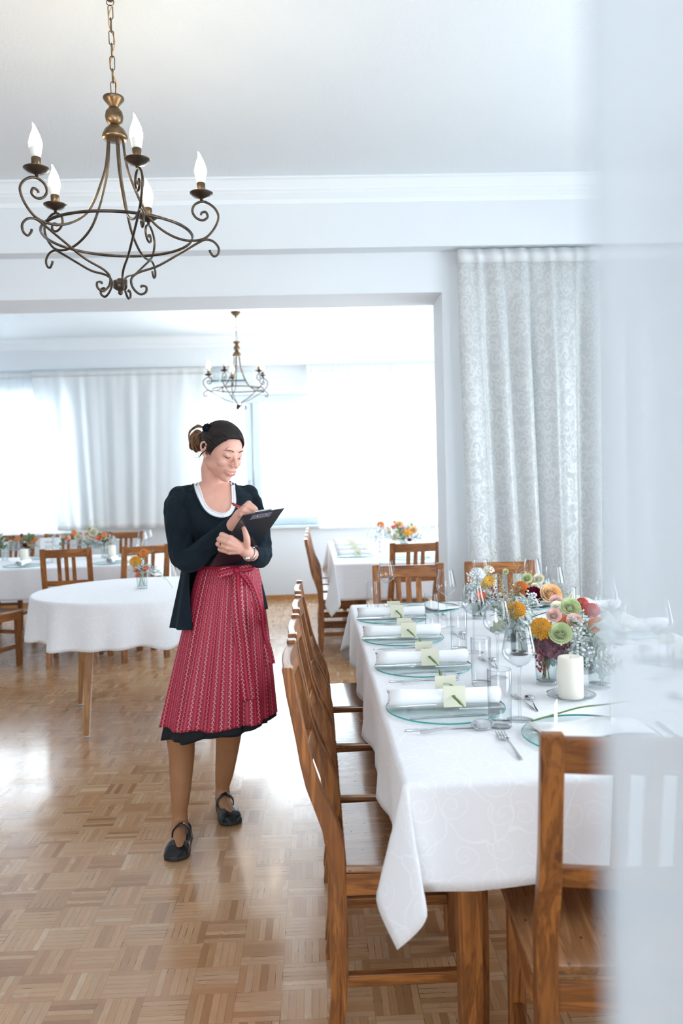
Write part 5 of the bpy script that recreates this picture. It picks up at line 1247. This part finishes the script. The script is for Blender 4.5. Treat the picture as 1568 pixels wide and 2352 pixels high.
for lay, (rr, nn_) in enumerate([(.004, 4), (.009, 6), (.014, 8), (.018, 9)]):
    for k in range(nn_):
        th = 2*pi*k/nn_+lay; d = fx*cos(th)+fy*sin(th); petal(fl, fc+d*rr*.5+fz*(.012-.002*lay), (d+fz*(1.0-.25*lay)).normalized(), fz-d, .011, .014, .5, .0, 3, 3)
put(fl, 'hair_flower', M_knit, hair)
# ---- blouse band and cardigan
def on_torso(p, s): return V((p[0], front_y(p[0], p[2], s), p[2]))
OUT = [V(q) for q in ((-0.4955, 3.22, 1.4269), (-0.4752, 3.19, 1.3834), (-0.4565, 3.17, 1.3473), (-0.4328, 3.15, 1.3115), (-0.4007, 3.13, 1.2876), (-0.3624, 3.13, 1.2781), (-0.3285, 3.13, 1.2873), (-0.3101, 3.14, 1.3169), (-0.306, 3.16, 1.3451), (-0.3118, 3.18, 1.3877), (-0.3206, 3.21, 1.4205))]
INN = [V(q) for q in ((-0.4712, 3.22, 1.4315), (-0.4528, 3.19, 1.3914), (-0.4361, 3.17, 1.3485), (-0.4173, 3.15, 1.3212), (-0.3901, 3.13, 1.3042), (-0.3584, 3.13, 1.2965), (-0.3363, 3.13, 1.3061), (-0.3265, 3.14, 1.3292), (-0.326, 3.16, 1.3593), (-0.3303, 3.18, 1.3967), (-0.336, 3.21, 1.4227))]
def refine(P, s): return [on_torso(p, s) for p in crom(P, 8)]
oc, ic = refine(OUT, 1.045), refine(INN, 1.0)
oc = [V((-.470, 3.30, 1.402)), V((-.474, 3.262, 1.412))]+oc[3:-3]+[V((-.334, 3.275, 1.404)), V((-.338, 3.31, 1.396))]
ic = [V((-.448, 3.30, 1.405)), V((-.452, 3.262, 1.418))]+ic[3:-3]+[V((-.350, 3.275, 1.410)), V((-.352, 3.31, 1.398))]
mid = [(a+b_)/2+V((0, -.005, 0)) for a, b_ in zip(oc, ic)]
blb = MB(); blb.loft([[p+V((0, .004, 0)) for p in oc], oc, mid, ic, [p+V((0, .006, 0)) for p in ic]], False, False, closed=False)
blouse = put(blb, 'blouse', M_white)
rf_ = MB(); rf_.tube([p+V((0, -.003+.0016*sin(i*1.9), .0016*cos(i*2.3))) for i, p in enumerate(ic)], .0028, 6); put(rf_, 'neck_ruffle', M_white, blouse)
put(MB().ell(mid[40]+V((0, -.004, 0)), .0035, .002, .0035, nu=10, nv=6), 'blouse_button', M_teeth, blouse)
poly = [(p.x, p.z) for p in oc]+[(-.30, 1.50), (-.47, 1.50)]
def inside(x, z):
    r = False; n = len(poly)
    for i in range(n):
        x0, z0 = poly[i]; x1, z1 = poly[(i+1) % n]
        if (z0 > z) != (z1 > z) and x < (x1-x0)*(z-z0)/(z1-z0)+x0: r = not r
    return r
def sleeve(b, pts, rad, seed, seg=64, n=90, ang=0):
    P = crom(pts, n//(len(pts)-1)); R = []; m = len(P)
    for i in range(m):
        t = i/(m-1)*(len(rad)-1); k = min(len(rad)-2, int(t)); R.append(rad[k]+(rad[k+1]-rad[k])*(t-k))
    rings = []; up = None
    for i in range(m):
        t = (P[min(i+1, m-1)]-P[max(i-1, 0)]).normalized()
        up = up or V((1, 0, 0)); a = (up-t*up.dot(t)).normalized(); c = t.cross(a); up = a; ring = []
        for k in range(seg):
            th = 2*pi*k/seg; dirv = a*cos(th)+c*sin(th); u = i/m
            w = noise.noise(V((cos(th)*1.3+seed, sin(th)*1.3, u*7)))*.16+noise.noise(V((cos(th)*2.2, sin(th)*2.2+seed, u*22+cos(th)*1.5)))*.10
            if u > .90: w *= .25
            rib = .012*sin(th*34) if u > .90 else 0
            ring.append(P[i]+dirv*R[i]*(1+w+rib))
        rings.append(ring)
    b.loft(rings, True, True)
cg = MB(); v = []; f = []; NA, NZ = 260, 150; Z0, Z1 = 1.088, 1.425
for j in range(NZ+1):
    z = Z0+(Z1-Z0)*j/NZ; cx, cy, rx, ry = ts(z)
    for i in range(NA):
        t = 2*pi*i/NA; s = 1.055+.03*noise.noise(V((cos(t)*1.5, sin(t)*1.5, z*14)))+.012*noise.noise(V((cos(t)*4, sin(t)*4, z*30))); x = cx+rx*s*cos(t)
        y = front_y(cx+(x-cx), z, s) if sin(t) < 0 else cy+ry*s*sin(t); v.append((x, y, z))
cg.add(v, [(j*NA+i, j*NA+(i+1) % NA, (j+1)*NA+(i+1) % NA, (j+1)*NA+i) for j in range(NZ) for i in range(NA)]+[tuple(range(NA-1, -1, -1)), tuple(NZ*NA+i for i in range(NA))])
capsule(cg, crom([SHR+V((.004, .012, .010)), V((-.51, 3.265, 1.377)), V((-.455, 3.285, 1.392))], 5), [.046-.002*i for i in range(11)])
capsule(cg, crom([SHL+V((-.004, .012, .008)), V((-.300, 3.285, 1.373)), V((-.348, 3.295, 1.388))], 5), [.042-.0018*i for i in range(11)])
sleeve(cg, [SHR+V((.035, .01, .012)), SHR+V((-.004, 0, -.02)), (SHR+ELR)/2+V((-.012, .0, 0)), ELR+V((-.006, 0, .005)), (ELR+WRR)/2+V((0, -.004, -.006)), WRR+V((.008, -.004, .005))], [.046, .052, .052, .048, .043, .033], 1.3)
sleeve(cg, [SHL+V((-.03, .01, .012)), SHL+V((.004, 0, -.02)), (SHL+ELL)/2+V((.012, 0, 0)), ELL+V((.004, 0, 0)), V((-0.2168, 3.1, 1.1277)), V((-0.2472, 3.025, 1.1419))], [.042, .046, .046, .044, .041, .034], 5.1)
tmp = mk('tmp', cg.v, cg.f, M_knit); m = tmp.modifiers.new('r', 'REMESH'); m.mode = 'VOXEL'; m.voxel_size = .0032; m2 = tmp.modifiers.new('s', 'SMOOTH'); m2.iterations = 9; m2.factor = .5
me = bpy.data.meshes.new_from_object(tmp.evaluated_get(bpy.context.evaluated_depsgraph_get())); bpy.data.objects.remove(tmp)
vv = [tuple(q.co) for q in me.vertices]; keep = []
for pl in me.polygons:
    c = pl.center; cyc = ts(c.z)[1]
    if c.y < cyc+.015 and inside(c.x, c.z): continue
    if c.y >= cyc-.02 and c.z > 1.400 and -.452 < c.x < -.352: continue
    keep.append(tuple(pl.vertices))
bpy.data.meshes.remove(me); card = mk('cardigan', vv, keep, M_knit, person, org=PO)
put(MB().tube([p+V((0, -.003, 0)) for p in oc], .0038, 8), 'neck_trim', M_knit, card)
for k, (px, pz) in enumerate([(-.352, 1.232)]): put(MB().lathe([(.001, -.001), (.0055, -.001), (.0060, .0008), (.004, .0016), (.001, .001)], 18), 'cardigan_button', M_teeth, card)
btn = bpy.data.objects['cardigan_button']; btn.location = (-.352-PO[0], front_y(-.352, 1.232, 1.12)-PO[1]-.006, 1.232); btn.rotation_euler = (radians(90), 0, 0)
for vtx in btn.data.vertices: vtx.co += V(PO)
# hanging lower part of the cardigan, open at the front
v = []; f = []; n1, n2 = 120, 60
for j in range(n2+1):
    t = j/n2; z = 1.12-.275*t
    a0 = radians(-90-44+14*t); a1 = radians(-90+66+8*t)   # front edges, measured from +x
    for i in range(n1+1):
        s = i/n1; ang = a0-(2*pi-(a1-a0))*s
        rx = .140+.050*t**.8; ry = .112+.045*t; w = 1+.045*t*sin(13*ang+1)+.025*sin(5*ang+t*2); hem = .02*t*(cos(ang) if cos(ang) > 0 else 0)
        v.append((-.398-.008*t+rx*w*cos(ang), 3.27+ry*w*sin(ang), z+hem+.035*t*max(0, cos(ang))))
f = [(j*(n1+1)+i, j*(n1+1)+i+1, (j+1)*(n1+1)+i+1, (j+1)*(n1+1)+i) for j in range(n2) for i in range(n1)]
o = put(MB().add(v, f), 'cardigan_skirt', M_knit, card); m = o.modifiers.new('thick', 'SOLIDIFY'); m.thickness = .006
# ---- skirt, apron
def skirt_r(t, ang, apron=False):
    """t 0 waist .. 1 hem; returns x, y"""
    cx = -.358-.058*t; cy = 3.265+.0*t; rx = .112+.106*t**.75; ry = .095+.105*t**.7
    g = .010*(1-t)*sin(46*ang+2*sin(3*ang))+t*(.040*sin(9*ang+.8+.8*t)+.028*sin(16*ang+2.1)+.014*sin(27*ang+t))+(1-t)*t*.03*sin(19*ang)
    s = 1+g+(.018 if apron else 0); ca, sa = cos(ang), sin(ang); q = 1-.14*t
    return cx+rx*s*abs(ca)**q*(1 if ca > 0 else -1), cy+ry*s*abs(sa)**q*(1 if sa > 0 else -1)
def cloth_skirt(a0, a1, z0, zf, apron, name, mat, n1=420, n2=70):
    v = []; uv = []; us = [0]
    for i in range(1, n1+1):
        x0, y0 = skirt_r(1, a0+(a1-a0)*(i-1)/n1, apron); x1, y1 = skirt_r(1, a0+(a1-a0)*i/n1, apron); us.append(us[-1]+hypot(x1-x0, y1-y0))
    for j in range(n2+1):
        t = j/n2
        for i in range(n1+1):
            ang = a0+(a1-a0)*i/n1; z1 = zf(ang); x, y = skirt_r(t, ang, apron); z = z0+(z1-z0)*t; v.append((x, y, z)); uv.append((us[i]*.92, z))
    f = [(j*(n1+1)+i, (j+1)*(n1+1)+i, (j+1)*(n1+1)+i+1, j*(n1+1)+i+1) for j in range(n2) for i in range(n1)]
    o = mk(name, v, f, mat, person, uvs=uv, org=PO); m = o.modifiers.new('thick', 'SOLIDIFY'); m.thickness = .0015; return o
cloth_skirt(0, 2*pi, 1.085, lambda a: .435+.030*cos(a)+.006*sin(7*a), False, 'skirt', M_black, 360, 50)
ap_ = cloth_skirt(radians(-176), radians(12), 1.085, lambda a: .468+.012*cos(a)+.004*sin(9*a), True, 'apron', M_apron)
# waistband and bow
def wpt(ang, z, off=.0): x, y = skirt_r((1.085-z)/.62, ang, True); d = V((x+.36, y-3.265, 0)).normalized(); return V((x, y, z))+d*off
wb = MB(); wb.tube([wpt(radians(-176+188*k/60), 1.083, .002) for k in range(61)], .009, 8, (.45, 1)); put(wb, 'waistband', M_apron, ap_)
BK = V((-0.3102, 3.135, 1.078))+V((0, -.012, 0))
def ribbon(pts, wid, name, nrm=(0, -1, 0), u0=0.0, fold=.15):
    P = crom(pts, 8); v = []; uv = []; n = len(P); K = 6; L = 0
    for i, p in enumerate(P):
        t = (P[min(i+1, n-1)]-P[max(i-1, 0)]).normalized(); nn_ = V(nrm); s = t.cross(nn_).normalized(); w = wid[min(len(wid)-1, int(i/(n-1)*(len(wid)-1)+.5))] if isinstance(wid, list) else wid
        if i: L += (p-P[i-1]).length
        for k in range(K+1):
            u = k/K-.5; v.append(p+s*w*u+nn_*w*fold*cos(u*9+i*.12)); uv.append((u0+u*w*1.1, -L))
    f = [(i*(K+1)+k, i*(K+1)+k+1, (i+1)*(K+1)+k+1, (i+1)*(K+1)+k) for i in range(n-1) for k in range(K)]
    o = mk(name, v, f, M_apron, ap_, uvs=uv, org=PO); m = o.modifiers.new('thick', 'SOLIDIFY'); m.thickness = .0012; return o
def bow_loop(c, rx, ry, rz, rot):
    M = Matrix.Rotation(rot, 3, 'Y'); v = []; uv = []; f = []; nu, nv = 40, 24
    for i in range(nv+1):
        for j in range(nu):
            th = pi*i/nv; ph = 2*pi*j/nu; x = cos(th); taper = (.45+.55*(.5-.5*x)) ; q = V((x*rx, -ry*sin(th)*sin(ph)*taper*(1+.25*sin(ph*7)), rz*sin(th)*cos(ph)*taper*(1+.06*sin(x*9))))
            p = M @ q; v.append(BK+V(c)+p); uv.append((q.z*1.2, -q.x*1.2))
    for i in range(nv):
        for j in range(nu): a = i*nu+j; b_ = i*nu+(j+1) % nu; f.append((a, b_, b_+nu, a+nu))
    return mk('bow_loop', v, f, M_apron, ap_, uvs=uv, org=PO)
bow_loop((-.034, -.026, -.004), .040, .013, .026, radians(-14)); o = bow_loop((0, 0, 0), .030, .010, .017, 0)
bpy.data.objects.remove(o)
def mirrored(c, rx, ry, rz, rot):
    o = bow_loop((0, 0, 0), rx, ry, rz, 0); R_ = Matrix.Rotation(pi+rot, 3, 'Y')
    for q in o.data.vertices: q.co = V(BK)-V(PO)+V(c)+R_ @ (q.co-(V(BK)-V(PO)))
mirrored((.032, -.024, .006), .036, .012, .022, radians(-8))
put(MB().ell(BK+V((0, -.028, 0)), .012, .010, .015, nu=14, nv=10), 'bow_knot', M_apron, ap_)
def fr(px_x, z, off): # point in front of apron at world x
    best = min((abs(skirt_r((1.085-z)/.62, radians(-a), True)[0]-px_x), a) for a in range(8, 175))[1]; return wpt(radians(-best), z, off)
ribbon([BK+V((0, -.004, -.008)), fr(-.318, 1.00, .010), fr(-.313, .90, .012), fr(-.304, .78, .014), fr(-.296, .66, .015), fr(-.290, .572, .014)], [.022, .040, .052, .058, .060, .060], 'sash_tail', u0=.01, fold=.10)
ribbon([BK+V((.008, -.004, -.006)), fr(-.272, 1.01, .010), fr(-.246, .92, .012), V((-.232, 3.20, .82)), V((-.213, 3.195, .74)), V((-.205, 3.19, .69))], [.020, .036, .044, .050, .054, .056], 'sash_tail', u0=.02, fold=.10)
# ---- tights, shoes
tg = MB()
for kn, an, toe, hp in ((KNR, ANR, V((-.553, 3.035, .03)), V((-.435, 3.27, .90))), (KNL, ANL, V((-.392, 3.335, .03)), V((-.345, 3.29, .90)))):
    P = crom([kn*.65+hp*.35, kn+V((0, 0, .02)), kn*.72+an*.28+V((0, .012, 0)), kn*.30+an*.70+V((0, .004, 0)), an+V((0, 0, .01)), an+V((0, .0, -.045))], 8); n = len(P)
    pr_ = [(0, .068), (.2, .058), (.42, .0505), (.62, .040), (.80, .030), (1, .034)]
    def rr(t):
        for (a, ra), (c, rc) in zip(pr_, pr_[1:]):
            if a <= t <= c: return ra+(rc-ra)*(t-a)/(c-a)
        return .034
    tg.tube(P, [rr(i/(n-1)) for i in range(n)], 28); heel = V((an.x, an.y+.028, .035)); capsule(tg, crom([heel, V((an.x, an.y, .05)), (V((an.x, an.y, .055))+toe)/2+V((0, 0, .006)), toe], 5), [.030-.006*i/15 for i in range(16)], 20)
    tg.tube([V((an.x, an.y, an.z)), V((an.x, an.y-.01, .06))]+[(V((an.x, an.y, .05))+toe)/2], [.031, .033, .026], 20)
o = put(tg, 'tights', M_tights); m = o.modifiers.new('remesh', 'REMESH'); m.mode = 'VOXEL'; m.voxel_size = .004; m.use_smooth_shade = True; s_ = o.modifiers.new('smooth', 'SMOOTH'); s_.iterations = 8
def shoe(heel, toe, label):
    heel, toe = V(heel), V(toe); d = (toe-heel); L = d.length; d.normalize(); s = V((d.y, -d.x, 0)); up = V((0, 0, 1))
    def wd(t): # half widths left/right
        return .026+.019*sin(min(1, t*1.0)*pi*.80)**1.0*1.0+(-.012 if t > .93 else 0)*(t-.93)/.07
    def hw(t): return [.020, .029, .031, .031, .032, .036, .041, .044, .0445, .041, .030, .006][min(11, int(t*11+.5))]
    n = 90
    def hwi(t):
        a = [.014, .027, .030, .031, .032, .035, .039, .0435, .046, .0455, .039, .012]; q = t*11; i = min(10, int(q)); return a[i]+(a[i+1]-a[i])*(q-i)
    so = MB(); rings = []
    for i in range(n+1):
        t = i/n; c = heel+d*L*t; w = hwi(t)*1.05; lift = .006*max(0, (t-.8)/.2)**2
        rings.append([c-s*w+up*(lift), c+s*w+up*(lift), c+s*w*1.02+up*(.016+lift), c-s*w*1.02+up*(.016+lift)])
    root = empty('shoe', tuple(PO)); bpy.data.objects.remove(root)
    so.loft(rings); u = MB(); rows = []; K = 76
    def top(t):
        a = [(0, .066), (.10, .064), (.22, .050), (.40, .040), (.55, .040), (.62, .052), (.70, .055), (.82, .050), (.92, .040), (1, .020)]
        for (x0, y0), (x1, y1) in zip(a, a[1:]):
            if x0 <= t <= x1: return y0+(y1-y0)*(t-x0)/(x1-x0)
        return .02
    for i in range(n+1):
        t = i/n; c = heel+d*L*t; w = hwi(t)*1.03; h = top(t); r = []
        for k in range(K+1):
            a = pi*k/K; cx_ = -cos(a); e = abs(cx_)**.75*(1 if cx_ > 0 else -1); hh = sin(a)**.62; wr = 0
            r.append(c+s*w*e*(1-.10*hh)+up*(.014+(h-.014)*hh+wr))
        rows.append(r)
    v = [p for r in rows for p in r]; f = []
    for i in range(n):
        t = (i+.5)/n
        for k in range(K):
            a = pi*(k+.5)/K
            op = .13 < t < .66 and sin(a) > .60+.25*max(0, (t-.5)/.16)
            op = op or (t <= .13 and t > .015 and sin(a) > .90)
            if not op: f.append((i*(K+1)+k, i*(K+1)+k+1, (i+1)*(K+1)+k+1, (i+1)*(K+1)+k))
    u.add(v, f); o = put(u, 'shoe', M_leather); tag(o, None); m = o.modifiers.new('thick', 'SOLIDIFY'); m.thickness = .0025
    put(so, 'shoe_sole', M_sole, o, bevel=.003)
    c = heel+d*L*.40; w = hwi(.4); st = MB(); pts = [c-s*w*1.05+up*.036, c-s*w*.98+up*.060-d*-.004, c-s*w*.45+up*.082, c+up*.088, c+s*w*.45+up*.082, c+s*w*.98+up*.060, c+s*w*1.05+up*.036]
    st.tube(crom(pts, 5), .0125, 12, (1, .22)); 
    put(st, 'shoe_strap', M_leather, o)
    return o
shoe((-.556, 3.228, 0), (-.566, 2.985, 0), 'r'); shoe((-.452, 3.515, 0), (-.375, 3.285, 0), 'l')
# watch and rings
ax = (V((-0.2264, 3.05, 1.1358))-V((-0.2597, 2.985, 1.1571))).normalized(); wc = V((-0.2516, 3.002, 1.1505)); a_, b_, _n = frame(ax)
wt = MB(); wt.tube([wc+(a_*cos(2*pi*k/28)+b_*sin(2*pi*k/28))*.0285 for k in range(29)], .0042, 6, (1, .5)); wt_o = put(wt, 'wristwatch', M_steel)
put(MB().ell(wc+V((-.006, -.026, -.016)), .010, .006, .010, nu=16, nv=8), 'watch_case', M_steel, wt_o)
rp = V((-0.349, 2.949, 1.1938)); rd = (V((-0.3261, 2.938, 1.1804))-V((-0.3609, 2.955, 1.1913))).normalized(); a_, b_, _n = frame(rd)
put(MB().tube([rp+(a_*cos(2*pi*k/20)+b_*sin(2*pi*k/20))*.0106+rd*.004 for k in range(21)], .0024, 6, (1.4, .5)), 'black_ring', simple('black_ring_metal', (.01, .015, .03), .2, .6))
# ---- clipboard and pen
B_, A_, D_ = V((-0.258, 2.87, 1.2985)), V((-0.1146, 2.975, 1.3163)), V((-0.4127, 3.085, 1.0948))
e1 = A_-B_; e2 = D_-B_; nb = e1.cross(e2).normalized(); nb = nb if nb.y < 0 else -nb     # nb points to the camera side (back of the board)
cbx = empty('clipboard', tuple(B_), 0, 'black clipboard held up by the waitress, its back turned to the camera', 'clipboard')
def slab(u0, u1, v0, v1, h0, h1, name, mat, parent=cbx, bevel=.001):
    v = [B_+e1*u+e2*w+nb*h for h in (h0, h1) for u, w in ((u0, v0), (u1, v0), (u1, v1), (u0, v1))]
    return mk(name, v, [(0, 3, 2, 1), (4, 5, 6, 7), (0, 1, 5, 4), (1, 2, 6, 5), (2, 3, 7, 6), (3, 0, 4, 7)], mat, parent, smooth=False, org=tuple(B_), bevel=bevel)
slab(0, 1, 0, 1, -.0015, .0015, 'board', simple('black_clipboard_vinyl', (.020, .026, .032), .28, nscale=200, bump=.1), bevel=.001)
slab(.04, .96, .06, .97, -.0030, -.0016, 'paper', simple('white_paper', (.85, .86, .86), .8), bevel=0)
slab(.24, .72, .025, .11, .0016, .0024, 'clip_backing', simple('grey_violet_plate', (.16, .14, .19), .35))
slab(.30, .70, -.006, .05, -.008, -.0025, 'metal_clip', M_steel)
for u in (.38, .60): p = B_+e1*u+e2*.06+nb*.0028; mk('rivet', *(lambda m: (m.v, m.f))(MB().ell(p, .0028, .0028, .0028, nu=10, nv=6)), M_steel, cbx, org=tuple(B_))
pn = empty('red_pen', (-0.3128, 3.01, 1.3402), 0, "slim red pen in the waitress's writing hand", 'pen')
P0, P1, P2 = V((-0.3128, 3.01, 1.3402)), V((-0.2754, 2.985, 1.3253)), V((-0.2073, 2.937, 1.2898)); dd = (P2-P0).normalized()
mk('barrel', *(lambda m: (m.v, m.f))(MB().tube([P0+dd*.006, P0+dd*.10], .0042, 12)), simple('red_pen_plastic', (.62, .04, .03), .3), pn, org=tuple(P0))
mk('push_button', *(lambda m: (m.v, m.f))(MB().tube([P0, P0+dd*.007], .0026, 10)), M_steel, pn, org=tuple(P0))
mk('pocket_clip', *(lambda m: (m.v, m.f))(MB().tube([P0+dd*.008+V((0, -.003, -.006)), P0+dd*.042+V((0, -.003, -.006))], .0013, 8)), M_steel, pn, org=tuple(P0))
mk('tip', *(lambda m: (m.v, m.f))(MB().tube([P0+dd*.10, P0+dd*.122], [.0036, .0008], 10)), M_steel, pn, org=tuple(P0))
